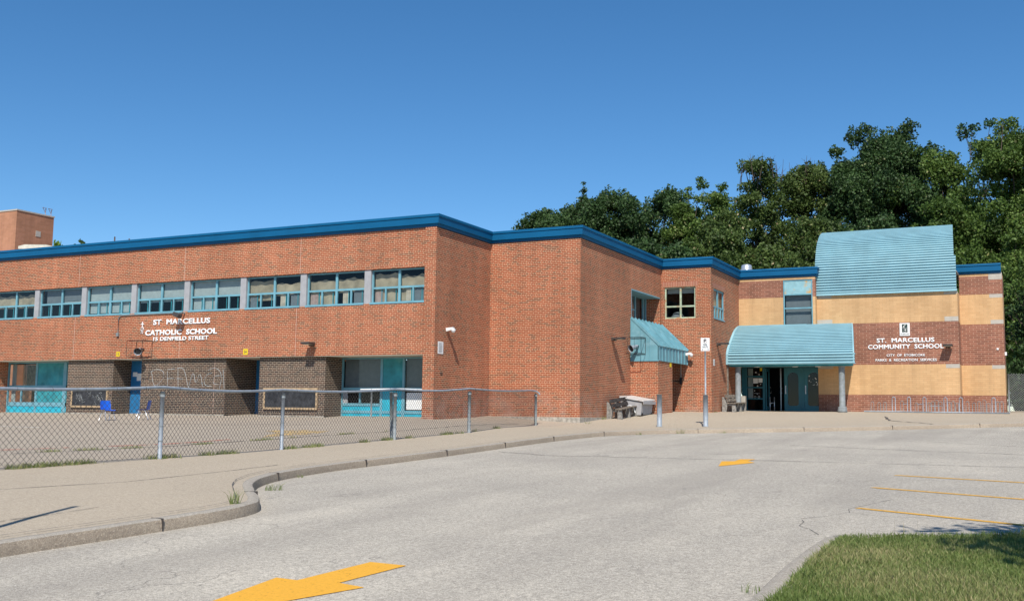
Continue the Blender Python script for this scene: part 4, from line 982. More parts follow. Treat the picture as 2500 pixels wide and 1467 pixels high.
def arch_door(x0, x1, label=None, lites=True):
    """door leaf with a tall rounded pane"""
    bm = bmesh.new(); W_ = x1-x0; a, b = x0+.16, x1-.16; z0, z1 = .62, 2.14; r = (b-a)/2; cx_ = (a+b)/2
    pts = [(a, z0+.08), (a+.08, z0), (b-.08, z0), (b, z0+.08)]+[(cx_+r*math.cos(t), z1-r+r*math.sin(t)) for t in [math.pi*k/12 for k in range(13)]]
    m = MB(); n = len(pts); outer = [(x0+.004, .37), (x1-.004, .37), (x1-.004, 2.355), (x0+.004, 2.355)]
    # ring between the rounded pane and a rectangle, by angle
    rect = []
    for (px, pz) in pts:
        dx, dz = px-cx_, pz-(z0+z1)/2
        t = min([(x1-.004-cx_)/abs(dx) if abs(dx) > 1e-6 else 1e9, ((2.355-(z0+z1)/2) if dz > 0 else ((z0+z1)/2-.37))/abs(dz) if abs(dz) > 1e-6 else 1e9])
        rect.append((cx_+dx*t, (z0+z1)/2+dz*t))
    for i in range(n):
        j = (i+1) % n
        m.quad((pts[i][0], Y+.01, pts[i][1]), (pts[j][0], Y+.01, pts[j][1]), (rect[j][0], Y+.01, rect[j][1]), (rect[i][0], Y+.01, rect[i][1]))
        m.quad((pts[i][0], Y+.01, pts[i][1]), (pts[i][0], Y+.05, pts[i][1]), (pts[j][0], Y+.05, pts[j][1]), (pts[j][0], Y+.01, pts[j][1]))
    for cxn, czn in ((x0+.004, .37), (x1-.004, .37), (x1-.004, 2.355), (x0+.004, 2.355)):
        near = sorted(rect, key=lambda q: (q[0]-cxn)**2+(q[1]-czn)**2)
        e1 = [q for q in rect if abs(q[0]-cxn) < 1e-3]; e2 = [q for q in rect if abs(q[1]-czn) < 1e-3]
        if e1 and e2:
            p = min(e1, key=lambda q: abs(q[1]-czn)); s = min(e2, key=lambda q: abs(q[0]-cxn)); m.poly([(p[0], Y+.0101, p[1]), (cxn, Y+.0101, czn), (s[0], Y+.0101, s[1])])
    d = m.build('door', 'doorteal', eo)
    m = MB(); m.poly([(x, Y+.035, z) for x, z in pts]); m.build('pane', 'glass', d)
    m = MB(); m.tube([(x0+.07, Y-.04, 1.2), (x0+.07, Y-.05, 1.22), (x0+.07, Y-.05, 1.48), (x0+.07, Y-.04, 1.5)], .014, 8); m.box(x0+.05, x0+.09, Y-.0, Y+.012, 1.16, 1.54); m.build('handle', 'steel', d)
    return d
arch_door(6.95+.89, 8.65); d2 = arch_door(8.74, 9.62)
rs = random.Random(9)
def star(m, x, z, r, y):
    m.poly([(x+(r if k % 2 == 0 else r*.42)*math.sin(k*math.pi/5), y, z+(r if k % 2 == 0 else r*.42)*math.cos(k*math.pi/5)) for k in range(10)])
m = MB()
for k in range(16): star(m, rs.uniform(8.92, 9.38), rs.uniform(1.55, 2.28), rs.uniform(.012, .04), Y+.031)
m.build('window_stars', 'white', d2)
m = MB()
for x, z, r_ in ((6.62, 1.52, .05), (6.48, 1.30, .03), (6.76, 1.6, .03), (6.55, 2.15, .05), (6.7, 2.05, .035), (6.6, 1.15, .03)): star(m, x, z, r_, Y-.006)
m.build('window_stars', 'white', eo)
m = MB(); [m.tube([(6.50+dx+.045*math.cos(t*.52), Y-.012, 1.02+.045*math.sin(t*.52)) for t in range(13)], .007, 5) for dx in (0, .18)]
m.tube([(6.45, Y-.012, 1.18), (6.72, Y-.012, 1.18)], .006, 5); m.build('window_drawing', 'white', eo)
# open leaf swung into the vestibule
m = MB(); m.box(6.97, 7.02, 18.21, 18.90, .37, .60); m.box(6.97, 7.02, 18.21, 18.30, .6, 2.34); m.box(6.97, 7.02, 18.80, 18.90, .6, 2.34); m.box(6.97, 7.02, 18.16, 18.8, 2.2, 2.34)
od = m.build('open_door', 'doorteal', school)
m = MB(); m.tube([(7.03, 18.85, 1.2), (7.08, 18.85, 1.22), (7.08, 18.85, 1.46), (7.03, 18.85, 1.48)], .013, 8); m.build('handle', 'steel', od)
m = MB(); m.box(7.35, 7.39, 19.6, 19.66, .36, 2.4); m.tube([(7.42, 19.58, 1.2), (7.42, 19.55, 1.22), (7.42, 19.55, 1.46), (7.42, 19.58, 1.48)], .013, 8); m.build('inner_door', 'steel', school)
m = MB(); m.box(7.0, 7.06, 17.97, 17.985, 1.35, 1.62); m.box(7.12, 7.17, 17.975, 17.99, 1.35, 1.60)
o = thing('hand_sanitiser_stand', 'thin pale metal stand inside the open entrance door', 'stand', (7.25, 18.35, .36))
m = MB(); [m.tube([(x, 18.35, .36), (x, 18.35, 1.02)], .022, 8) for x in (7.14, 7.34)]; m.tube([(7.14, 18.35, .74), (7.34, 18.35, .74)], .02, 8); m.build('frame', 'steel', o)

# small standing-seam awning ------------------------------------------
ya0, ya1, xa0, xa1 = 9.16, 12.95, 3.674, 4.86
aw = MB()
aw.prism([(xa0, ya0, 3.98), (xa0, ya0, 2.27), (xa1, ya0, 2.27), (xa1, ya0, 2.84)], (0, .03, 0))
ao = aw.build('side_awning', 'awning', school)
sl_ = Vector((xa1-xa0, 0, 2.84-3.98)); nl = Vector((1.14, 0, 1.186)).normalized()
m = MB(); m.prism([(xa0, ya0-.02, 3.99), (xa1+.02, ya0-.02, 2.84), (xa1+.02, ya1, 2.84), (xa0, ya1, 3.99)], tuple(nl*.025)); m.build('awning_roof', 'awning', ao)
m = MB(); m.box(xa1-.03, xa1, ya0, ya1, 2.27, 2.85); m.build('awning_fascia', 'awning', ao)
m = MB()
k = 9
for j in range(k+1):
    y = ya0+(ya1-ya0-.02)*j/k
    c0 = Vector((xa0, y, 3.99)); c1 = Vector((xa1+.02, y, 2.84)); mid = (c0+c1)/2+nl*.045
    m.obox(mid, (c1-c0)/2, (0, .013, 0), nl*.045); m.box(xa1, xa1+.03, y, y+.02, 2.27, 2.84)
for x in (xa0+.02, 4.09, 4.47): m.box(x, x+.018, ya0-.02, ya0, 2.27, 3.98-(x-xa0)/(xa1-xa0)*1.14)
m.box(xa0, xa1+.01, ya0-.012, ya0, 2.25, 2.29); m.build('awning_seam', 'awning', ao)
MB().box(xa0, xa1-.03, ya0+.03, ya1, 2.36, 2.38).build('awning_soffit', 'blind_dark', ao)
m = MB(); m.box(3.70, 3.76, 11.0, 13.0, .2, 2.36); m.build('porch_door', 'inside', school)

# ------------------------------------------------------------------ lettering and wall fittings
def letters(name, label, rows_, y, mat='letter', dp=0.03):
    o = thing(name, label, 'lettering', (rows_[0][1], y, rows_[0][2]))
    for body, x, z, w_, h, bold in rows_:
        text_mesh(body, (x, y, z), (1, 0, 0), (0, 0, 1), w_, h, dp, mat, 'letter_row', o, bold)
    return o
letters('wall_lettering', 'white raised letters in three lines on the left brick wall', [('ST  MARCELLUS', -13.02, 3.405, 2.96, .22, .022), ('CATHOLIC  SCHOOL', -13.42, 2.99, 3.72, .22, .026), ('15 DENFIELD STREET', -12.97, 2.775, 2.86, .155, .014)], UY-.005)
letters('wall_lettering', 'white raised letters in four lines on the dark band right of the entrance', [('ST.  MARCELLUS', 11.94, 3.42, 2.39, .20, .020), ('COMMUNITY  SCHOOL', 11.57, 3.14, 3.12, .20, .020), ('CITY  OF  ETOBICOKE', 12.35, 2.81, 1.58, .11, .010), ('PARKS  &  RECREATION  SERVICES', 11.88, 2.60, 2.52, .11, .009)], MY-.004, dp=.025)
# cross emblem
o = thing('cross_emblem', 'small white cross above a looped heart left of the wall letters', 'emblem', (-13.6, UY, 3.1))
m = MB(); X = -13.60
m.box(X-.016, X+.016, UY-.025, UY-.003, 3.32, 3.56); m.box(X-.075, X+.075, UY-.027, UY-.004, 3.45, 3.48)
m.tube([(X+.075*math.sin(t), UY-.02, 3.26+.07*math.cos(t)) for t in [k*.4 for k in range(17)]], .013, 5)
m.tube([(X-.03, UY-.02, 3.28), (X-.04, UY-.02, 3.21), (X, UY-.02, 3.15), (X+.04, UY-.02, 3.21), (X+.03, UY-.02, 3.28), (X, UY-.02, 3.26)], .010, 5)
m.tube([(X-.05, UY-.02, 3.19), (X-.09, UY-.02, 3.10), (X-.04, UY-.02, 3.08), (X, UY-.02, 3.15), (X+.04, UY-.02, 3.08), (X+.09, UY-.02, 3.10), (X+.05, UY-.02, 3.19)], .012, 5)
m.build('emblem', 'letter', o)
# city plaque
o = thing('wall_plaque', 'white square plaque with a dark swirl above the right wall letters', 'plaque', (12.92, MY, 3.70))
MB().box(12.92, 13.34, MY-.03, MY-.004, 3.71, 4.27).build('board', 'white', o)
MB().box(13.02, 13.245, MY-.034, MY-.031, 3.86, 4.22).build('logo_ground', 'plaque', o)
m = MB()
m.tube([(13.20, MY-.038, 4.19), (13.12, MY-.038, 4.16), (13.055, MY-.038, 4.05), (13.09, MY-.038, 3.98), (13.17, MY-.038, 3.96), (13.20, MY-.038, 3.91), (13.14, MY-.038, 3.88), (13.06, MY-.038, 3.90)], [.006, .018, .026, .020, .024, .020, .012, .005], 6)
m.tube([(13.14, MY-.038, 4.13), (13.11, MY-.038, 4.06), (13.19, MY-.038, 4.00), (13.225, MY-.038, 4.10)], [.006, .012, .014, .006], 6); m.build('logo', 'white', o)
text_mesh('ETOBICOKE', (12.955, MY-.031, 3.755), (1, 0, 0), (0, 0, 1), .35, .05, .003, 'plaque', 'logo_name', o, .01)

def wallpack(x, y, z, nrm, label):
    """small shoebox floodlight on a wall"""
    o = thing('wall_light', label, 'light', (x, y, z), 'shoebox wall lights')
    a = Vector(nrm); s = Vector((-a.y, a.x, 0))
    m = MB(); c = Vector((x, y, z))
    m.obox(c+a*.07, a*.07, s*.09, (0, 0, .06)); m.build('bracket', 'brown', o)
    m = MB(); m.obox(c+a*.30+Vector((0, 0, .025)), a*.19+Vector((0, 0, .01)), s*.19, Vector((0, 0, .035))); m.build('head', 'brown', o, bevel=.01)
    m = MB(); m.obox(c+a*.31+Vector((0, 0, -.014)), a*.15, s*.15, (0, 0, .004)); m.build('lens', 'soffit', o)
    return o
wallpack(-5.15, UY, 2.50, (0, -1, 0), 'brown shoebox light low on the left wall near the brick corner')
wallpack(3.67, 7.15, 3.00, (1, 0, 0), 'brown shoebox light on the wall above the dark bench')
wallpack(5.89, 13.95, 3.20, (1, 0, 0), 'brown shoebox light beside the entrance canopy')
wallpack(14.88, MY, 3.22, (0, -1, 0), 'brown shoebox light right of the raised letters')
# floodlight on conduit over the letters
o = thing('floodlight', 'brown tilted floodlight hanging above the raised letters', 'light', (-11.5, UY, 3.8))
m = MB(); m.tube([(-11.40, UY-.0, 3.84), (-11.40, UY-.18, 3.84)], .03, 8); m.build('arm', 'galv_dull', o)
m = MB(); m.obox((-11.47, UY-.33, 3.73), (.17, -.03, -.06), (.02, .09, -.02), (.03, .02, .07)); m.build('head', 'brown', o, bevel=.015)
o = MB(); o.tube([(-11.5, UY-.03, 3.845), (-14.75, UY-.03, 3.845), (-14.88, UY-.03, 3.80), (-14.92, UY-.03, 3.68), (-14.92, UY-.03, 3.14)], .018, 8); o.box(-14.98, -14.86, UY-.08, UY-.003, 3.0, 3.14)
tag(o.build('conduit', 'galv_dull'), 'grey conduit bent down from under the windows to a small box', 'conduit')

def horn(x, y, z, nrm, label, bx):
    o = thing('horn_speaker', label, 'speaker', (x, y, z), 'caged horn speakers')
    a = Vector(nrm); s = Vector((-a.y, a.x, 0)); c = Vector((x, y, z)); d = (a*.8-s*.5*bx+Vector((0, 0, -.35))).normalized()
    m = MB(); b = c+a*.12+s*.12*bx
    m.tube([b, b+d*.10, b+d*.24, b+d*.34, b+d*.36], [.05, .06, .09, .15, .155], 14, caps=False); m.build('horn', 'galv', o)
    m = MB(); m.tube([b+d*.30, b+d*.31], .125, 14); m.build('horn_throat', 'black', o)
    m = MB(); m.tube([c+a*.01, b], .03, 8); m.tube([c+a*.01+s*.12*bx, b], .03, 6); m.build('bracket', 'black', o)
    m = MB(); w_, h_, dd = .42, .32, .52
    P8 = [c+s*(i*w_)+Vector((0, 0, j*h_))+a*k for k in (.005, dd) for i, j in ((-1, -1), (1, -1), (1, 1), (-1, 1))]
    for i, j in ((0, 1), (1, 2), (2, 3), (3, 0), (4, 5), (5, 6), (6, 7), (7, 4), (0, 4), (1, 5), (2, 6), (3, 7)): m.tube([P8[i], P8[j]], .010, 5)
    for f_ in (-.33, .33): m.tube([c+s*(f_*w_)+Vector((0, 0, h_))+a*dd, c+s*(f_*w_)+Vector((0, 0, -h_))+a*dd], .005, 4)
    m.build('cage', 'black', o)
horn(-13.45, UY, 2.46, (0, -1, 0), 'horn speaker in a wire cage over the blue door recess', -1)
horn(3.90, ya0-.02, 2.86, (0, -1, 0), 'horn speaker in a wire cage on the side of the small awning', 1)

def camera_dome(x, y, z, label):
    o = thing('security_camera', label, 'camera', (x, y, z), 'white security cameras')
    m = MB(); m.prism([(x, y-.06, z+.05), (x+.28, y-.06, z+.07), (x+.28, y-.06, z-.0), (x+.02, y-.06, z-.07)], (0, .12, 0)); m.build('bracket', 'white', o)
    m = MB(); m.lathe([(.02, -.12), (.05, -.11), (.075, -.06), (.085, -.02), (.085, .0)], (x+.27, y, z-.0), 16); m.build('dome', 'white', o)
camera_dome(0.0, .80, 2.98, 'white dome camera high on the shaded side of the left block')
camera_dome(xa1-.03, 12.75, 2.72, 'white dome camera on the right end of the small awning')

def sign_plate(name, label, cat, loc, du, w_, h, texts, mat='white', group=None, post=None, ink='ink'):
    du = Vector(du); up = Vector((0, 0, 1)); nn = du.cross(up); L = Vector(loc)
    o = thing(name, label, cat, L, group)
    m = MB(); m.obox(L+du*w_/2+up*h/2+nn*.006, du*w_/2, up*h/2, nn*.004); m.build('plate', mat, o, bevel=.003)
    for body, u, v, tw, th in texts:
        text_mesh(body, L+du*u+up*v+nn*.0105, du, (0, 0, 1), tw, th, .002, ink, 'lettering', o, .01)
    return o
s = sign_plate('wall_notice', 'tall white notice plate on the shaded side of the left block', 'sign', (0.004, .22, 2.11), (0, 1, 0), .36, .42, [])
m = MB(); rn = random.Random(2)
for k in range(9):
    z = 2.16+k*.038; m.box(.0145, .016, .27+rn.uniform(0, .03), .52-rn.uniform(0, .05), z, z+.014)
m.build('printed_lines', 'blind_dark', s)
s = sign_plate('wall_notice', 'narrow white notice plate on the brick bay beside the canopy', 'sign', (5.894, 13.33, 2.25), (0, 1, 0), .20, .28, [])
m = MB(); [m.box(5.9045, 5.906, 13.37, 13.49, 2.29+k*.035, 2.305+k*.035) for k in range(6)]; m.build('printed_lines', 'blind_dark', s)
sign_plate('number_plate', 'small yellow number plate left of the caged horn speaker', 'sign', (-14.98, UY-.002, 2.19), (1, 0, 0), .20, .19, [('15', .04, .04, .12, .11)], 'yellow', 'yellow number plates')
sign_plate('number_plate', 'small yellow number plate above the second blue door', 'sign', (-8.38, UY-.002, 2.17), (1, 0, 0), .22, .22, [('54', .05, .05, .12, .12)], 'yellow', 'yellow number plates')
sign_plate('number_plate', 'small yellow number plate at the top of the awning block corner', 'sign', (4.835, 10.62, 2.08), (0, 1, 0), .22, .20, [], 'yellow', 'yellow number plates')
o = MB(); o.box(16.72, 16.80, RY-.03, RY-.003, 3.12, 3.20); tag(o.build('wall_box', 'white'), 'tiny white box on the far right dark brick band', 'box')
o = MB(); o.box(17.02, 17.10, 19.9, 20.05, 2.9, 3.05); tag(o.build('wall_box', 'white'), 'small white box on the edge of the far right wall', 'box')
# valve and conduit in the porch
o = thing('wall_valve', 'black valve handles with a pipe on the shaded brick by the porch', 'valve', (4.5, 13.04, 1.6))
m = MB(); m.box(4.12, 4.20, 12.95, 13.037, 1.42, 1.70); m.box(4.52, 4.60, 12.95, 13.037, 1.44, 1.74); m.tube([(4.2, 12.99, 1.58), (4.52, 12.99, 1.58)], .02, 6); m.build('valve', 'black', o)
m = MB(); m.tube([(4.56, 13.0, 1.74), (4.56, 13.0, 2.36)], .018, 6); m.build('pipe', 'stone', o)
m = MB(); m.box(5.892, 5.96, 15.48, 15.56, Pz(5.95, 15.5)-.05, 2.40); tag(m.build('downpipe', 'wood'), 'brown square downpipe beside the entrance canopy', 'pipe')
m = MB(); m.box(3.672, 3.69, 7.3, 7.42, 1.9, 1.98)
tag(MB().box(0.003, .02, .42, .56, 1.43, 1.47).build('wall_vent', 'black'), 'thin black slot vent on the side of the left block', 'vent')
# chalkboards
def board(x0, x1, z0, z1, label, seed):
    o = thing('chalkboard', label, 'chalkboard', ((x0+x1)/2, .19, z0), 'outdoor chalkboards')
    MB().box(x0+.07, x1-.07, .15, .186, z0+.07, z1-.07).build('slate', 'chalk', o)
    m = MB(); b = .075
    m.box(x0, x1, .13, .187, z1-b, z1); m.box(x0, x1, .13, .187, z0, z0+b); m.box(x0, x0+b, .133, .186, z0+b, z1-b); m.box(x1-b, x1, .133, .186, z0+b, z1-b); m.build('frame', 'timber', o)
    r = random.Random(seed); m = MB()
    for k in range(26 if seed == 1 else 0):
        x, z = r.uniform(x0+.25, x1-.3), r.uniform(z0+.15, z1-.2); pts = [(x+r.uniform(-.12, .12), .147, z+r.uniform(-.12, .12)) for _ in range(5)]
        m.tube(pts, .005, 4)
    if m.v: m.build('chalk_drawing', 'chalkline', o)
board(-7.42, -4.95, .15, .93, 'dark chalkboard in a pale timber frame behind the second fence post', 0)
board(-17.55, -15.45, .13, .92, 'chalkboard covered in chalk scribbles left of the blue door', 1)
# chalk graffiti on the middle dark brick block
o = thing('chalk_graffiti', 'large pale chalk letters scrawled on the dark brick under the overhang', 'graffiti', (-11.5, .187, .9))
gl = [[(-13.15, 1.62), (-13.0, .98), (-12.75, 1.05), (-12.45, 1.35), (-12.5, 1.6), (-12.9, 1.68), (-13.2, 1.55)], [(-12.3, 1.6), (-12.25, .95)], [(-12.3, 1.65), (-11.9, 1.68)], [(-12.3, 1.3), (-11.95, 1.3)], [(-12.3, .98), (-11.85, .98)],
      [(-11.8, 1.7), (-11.5, 1.72), (-11.35, 1.5), (-11.2, 1.0), (-11.15, .95)], [(-11.8, 1.3), (-11.45, 1.28)], [(-11.75, 1.7), (-11.7, .95)], [(-11.15, .95), (-10.95, 1.65), (-10.8, 1.0), (-10.6, 1.6), (-10.45, .98)],
      [(-10.0, 1.5), (-10.25, 1.45), (-10.4, 1.2), (-10.3, 1.0), (-10.0, 1.0)], [(-9.62, 1.4), (-9.85, 1.4), (-9.95, 1.2), (-9.85, 1.05), (-9.65, 1.08)], [(-10.2, 1.6), (-9.9, 1.72), (-9.6, 1.6), (-9.5, 1.3), (-9.6, .9)], [(-9.45, 1.65), (-9.4, 1.2), (-9.36, .9)]]
m = MB()
for s_ in gl:
    p = smooth_path([(a, b) for a, b in s_], 2)
    m.tube([(q.x, .185, q.y) for q in p], .009, 4)
m.build('chalk_strokes', 'chalkline', o)

# roof vent
o = thing('roof_vent', 'round bright metal roof vent above the link wall', 'vent', (5.98, 18.9, 6.5))
MB().lathe([(.27, 0), (.27, .50), (.275, .56), (.30, .60), (.30, .64), (.25, .66), (.25, .80), (.22, .86), (.10, .90), (.0, .90)], (5.98, 18.9, 6.45), 28).build('cap', 'steel', o)

# ------------------------------------------------------------------ fence round the playground
fence = thing('chain_link_fence', 'waist high chain link fence with grey posts along the playground', 'fence', (4.2, -12, -.7))
FPOST = [(-24.2, 4.76), (-20.5, 4.75)]
posts = [(4.76, -26.5), (4.76, -21.6), (4.80, -17.04), (4.31, -13.2), (4.20, -8.8), (4.05, -4.78), (2.76, 2.27)]
tops = []
for i, (x, y) in enumerate(posts):
    z = Pz(x, y); h = 1.19 if i != 6 else 1.12
    r = .038 if i < 4 else .045
    p = MB().tube([(x, y, z-.1), (x, y, z+h-.04)], r, 12)
    po = p.build('post', 'galv' if i < 4 else 'galv_dull', fence)
    m = MB(); m.tube([(x, y, z+h-.13), (x, y, z+h-.06)], r+.010, 12); [m.tube([(x, y, z+q_), (x, y, z+q_+.012)], r+.006, 10) for q_ in (.3, .55, .8)]; m.build('clamp', 'galv_dull', po)
    tops.append(Vector((x, y, z+1.19)))
tops[-1].z -= .02
x, y = 4.12, -8.7   # second post leaning on the gate side
m = MB(); m.tube([(x-.22, y+.25, Pz(x, y)-.1), (x-.14, y+.05, Pz(x, y)+1.15)], .04, 12); m.build('post', 'galv_dull', fence)
m = MB(); pts = []
for a, b in zip(tops, tops[1:]):
    for k in range(10):
        t = k/10; q = a.lerp(b, t); q.z += .035-.05*math.sin(math.pi*t)*(.5+.5*(a.x > 4)); pts.append(q)
pts.append(tops[-1]); m.tube(pts, .026, 10)
e = tops[-1]; m.tube([e, e+Vector((.10, .02, -.06)), e+Vector((.14, .03, -.12))], .026, 8); m.build('top_rail', 'galv', fence)
# diamond mesh wires
PER = 0.104
m = MB(); ties = MB()
for a, b in zip(posts, posts[1:]):
    A_ = Vector(a); B_ = Vector(b); L = (B_-A_).length; d = (B_-A_)/L; nn = Vector((-d.y, d.x))
    N_ = int(L/PER); H_ = 1.13
    def wp(s_, h):
        s_ = max(0, min(L, s_)); q = A_+d*s_; base = Pz(q.x, q.y); t = s_/L; sag = .035-.05*math.sin(math.pi*t); return Vector((q.x, q.y, base+.035+h*(1.16+sag-.03)/H_))
    base_cache = [Pz((A_+d*(L*k/20)).x, (A_+d*(L*k/20)).y) for k in range(21)]
    def wp(s_, h):
        s_ = max(0, min(L, s_)); q = A_+d*s_; f_ = s_/L*20; k = min(19, int(f_)); base = base_cache[k]+(base_cache[k+1]-base_cache[k])*(f_-k)
        return Vector((q.x, q.y, base+.03+h*(1.165-.05*math.sin(math.pi*s_/L))/H_))
    r_ = .0036
    for sg in (1, -1):
        for k in range(-12, N_+13):
            s0 = k*PER; s1 = s0+sg*H_
            h0, h1 = 0.0, H_
            if s0 < 0: h0 = -s0 if sg > 0 else None
            if s0 > L: h0 = (s0-L) if sg < 0 else None
            if h0 is None or h0 >= H_: continue
            if s1 > L and sg > 0: h1 = L-s0
            if s1 < 0 and sg < 0: h1 = s0
            if h1-h0 < .03: continue
            P0 = wp(s0+sg*h0, h0); P1 = wp(s0+sg*h1, h1)
            dd = (P1-P0).normalized(); s1v = Vector((nn.x, nn.y, 0)); s2v = dd.cross(s1v)
            i0 = len(m.v)
            for q in (P0, P1):
                for t in (0, 2.094, 4.189): m.v.append(tuple(q+s1v*r_*math.cos(t)+s2v*r_*math.sin(t)+s1v*.004*sg))
            for t in range(3): m.f.append((i0+t, i0+(t+1) % 3, i0+3+(t+1) % 3, i0+3+t))
            # twisted tips above the rail
            if h1 == H_ and (k % 2 == 0):
                m.tube([P1, P1+Vector((d.x*.02*sg, d.y*.02*sg, .035))], .0035, 3, caps=False)
    k = .45
    while k < L:
        q = wp(k, H_); ties.tube([q+Vector((nn.x*t*.03, nn.y*t*.03, 0))+Vector((d.x*.01*t, d.y*.01*t, u_)) for t, u_ in ((-1, .0), (-1.1, .03), (0, .062), (1.1, .03), (1, .0))], .005, 4); k += .62
m.build('wire_mesh', 'wire', fence); ties.build('wire_tie', 'wire', fence)
# handrail by the ground floor window
o = thing('handrail', 'short white tube handrail in front of the right ground floor window', 'handrail', (-2.5, .3, 0))
m = MB(); zz = Pz(-2.6, .3); m.tube([(-2.72, .32, zz-.05), (-2.72, .32, .90)], .035, 10); m.build('post', 'galv_dull', o)
m = MB(); m.tube([(-3.2, .32, .89), (-1.6, .32, .91), (-.47, .32, .885)], .022, 10); m.build('rail', 'white', o)

# tall fence at the far right
o = thing('chain_link_fence', 'taller coarse chain link fence beyond the right end of the school', 'fence', (18, 19.8, .45))
m = MB(); x0, x1, y = 17.15, 26.0, 19.8; zb_, H_ = .48, 1.62; L = x1-x0
for sg in (1, -1):
    for k in range(-18, int(L/.1)+19):
        s0 = k*.1; h0, h1 = 0, H_
        if s0 < 0: h0 = -s0 if sg > 0 else None
        if s0 > L: h0 = s0-L if sg < 0 else None
        if h0 is None or h0 >= H_: continue
        if sg > 0 and s0+H_ > L: h1 = L-s0
        if sg < 0 and s0-H_ < 0: h1 = s0
        if h1-h0 < .03: continue
        m.tube([(x0+s0+sg*h0, y+.004*sg, zb_+h0), (x0+s0+sg*h1, y+.004*sg, zb_+h1)], .0075, 3, caps=False)
m.build('wire_mesh', 'wire_light', o)
m = MB(); [m.tube([(x, y, .3), (x, y, zb_+H_)], .035, 8) for x in (17.12,)]; m.build('post', 'galv_dull', o)
for x in (20.1, 23.1, 26.0): MB().tube([(x, y, .3), (x, y, zb_+H_)], .03, 8).build('post', 'galv_dull', o)

# ------------------------------------------------------------------ bollards and sign
def bollard(x, y, label):
    z = Pz(x, y); o = thing('bollard', label, 'bollard', (x, y, z), 'steel pipe bollards')
    MB().tube([(x, y, z-.1), (x, y, z+1.10)], .084, 20).build('pipe', 'galv', o)
    m = MB(); m.lathe([(.13, -.02), (.125, .015), (.09, .02)], (x, y, z), 16); m.build('collar', 'castc', o)
    m = MB(); [m.tube([(x, y, z+q_), (x, y, z+q_+.008)], .0855, 20) for q_ in (.42, .92)]; m.build('band', 'galv_dull', o)
    return z
bollard(6.746, 3.681, 'plain grey steel bollard left of the signpost')
zb = bollard(8.02, 4.83, 'grey steel bollard with the sign pole rising from it')
o = thing('sign_post', 'white fire route sign on a thin pole rising from the bollard', 'sign', (8.02, 4.83, zb))
MB().tube([(8.02, 4.83, zb+1.0), (8.02, 4.83, zb+3.07)], .030, 12).build('pole', 'galv', o)
du = Vector((math.cos(-.20), math.sin(-.20), 0))*1.0; du = Vector((.96, .28, 0)).normalized(); up = Vector((0, 0, 1)); nn = du.cross(up)
L = Vector((8.02, 4.83, zb+2.61))-du*.15+nn*.034
m = MB(); m.obox(L+du*.15+up*.225, du*.15, up*.225, nn*.003); m.build('plate', 'white', o, bevel=.004)
f0 = L+nn*.0045
text_mesh('P', f0+du*.105+up*.30, du, up, .085, .10, .002, 'ink', 'symbol', o, .03)
m = MB(); c_ = f0+du*.15+up*.35+nn*.003
m.tube([c_+du*.072*math.cos(t*.393)+up*.072*math.sin(t*.393) for t in range(17)], .005, 5); m.tube([c_+du*.05+up*(-.05), c_-du*.05+up*.05], .005, 5); m.build('symbol', M['paint_r'] if False else 'curtain2', o)
text_mesh('FIRE', f0+du*.085+up*.185, du, up, .13, .065, .002, 'ink', 'lettering', o, .02)
text_mesh('ROUTE', f0+du*.06+up*.105, du, up, .18, .065, .002, 'ink', 'lettering', o, .02)
m = MB(); m.poly([f0+nn*.003+du*.025+up*.05, f0+nn*.003+du*.065+up*.02, f0+nn*.003+du*.065+up*.08]); m.poly([f0+nn*.003+du*.275+up*.05, f0+nn*.003+du*.235+up*.08, f0+nn*.003+du*.235+up*.02]); m.build('symbol', 'ink', o)
# a street sign pole out of frame on the left whose thin shadow falls on the pavement
px_, py_ = 10.15, -25.95; zz = Pz(px_, py_)
o = thing('sign_post', 'thin steel pole standing on the pavement at the left', 'pole', (px_, py_, zz))
MB().tube([(px_, py_, zz-.1), (px_, py_, zz+5.2)], .035, 10).build('pole', 'galv', o)

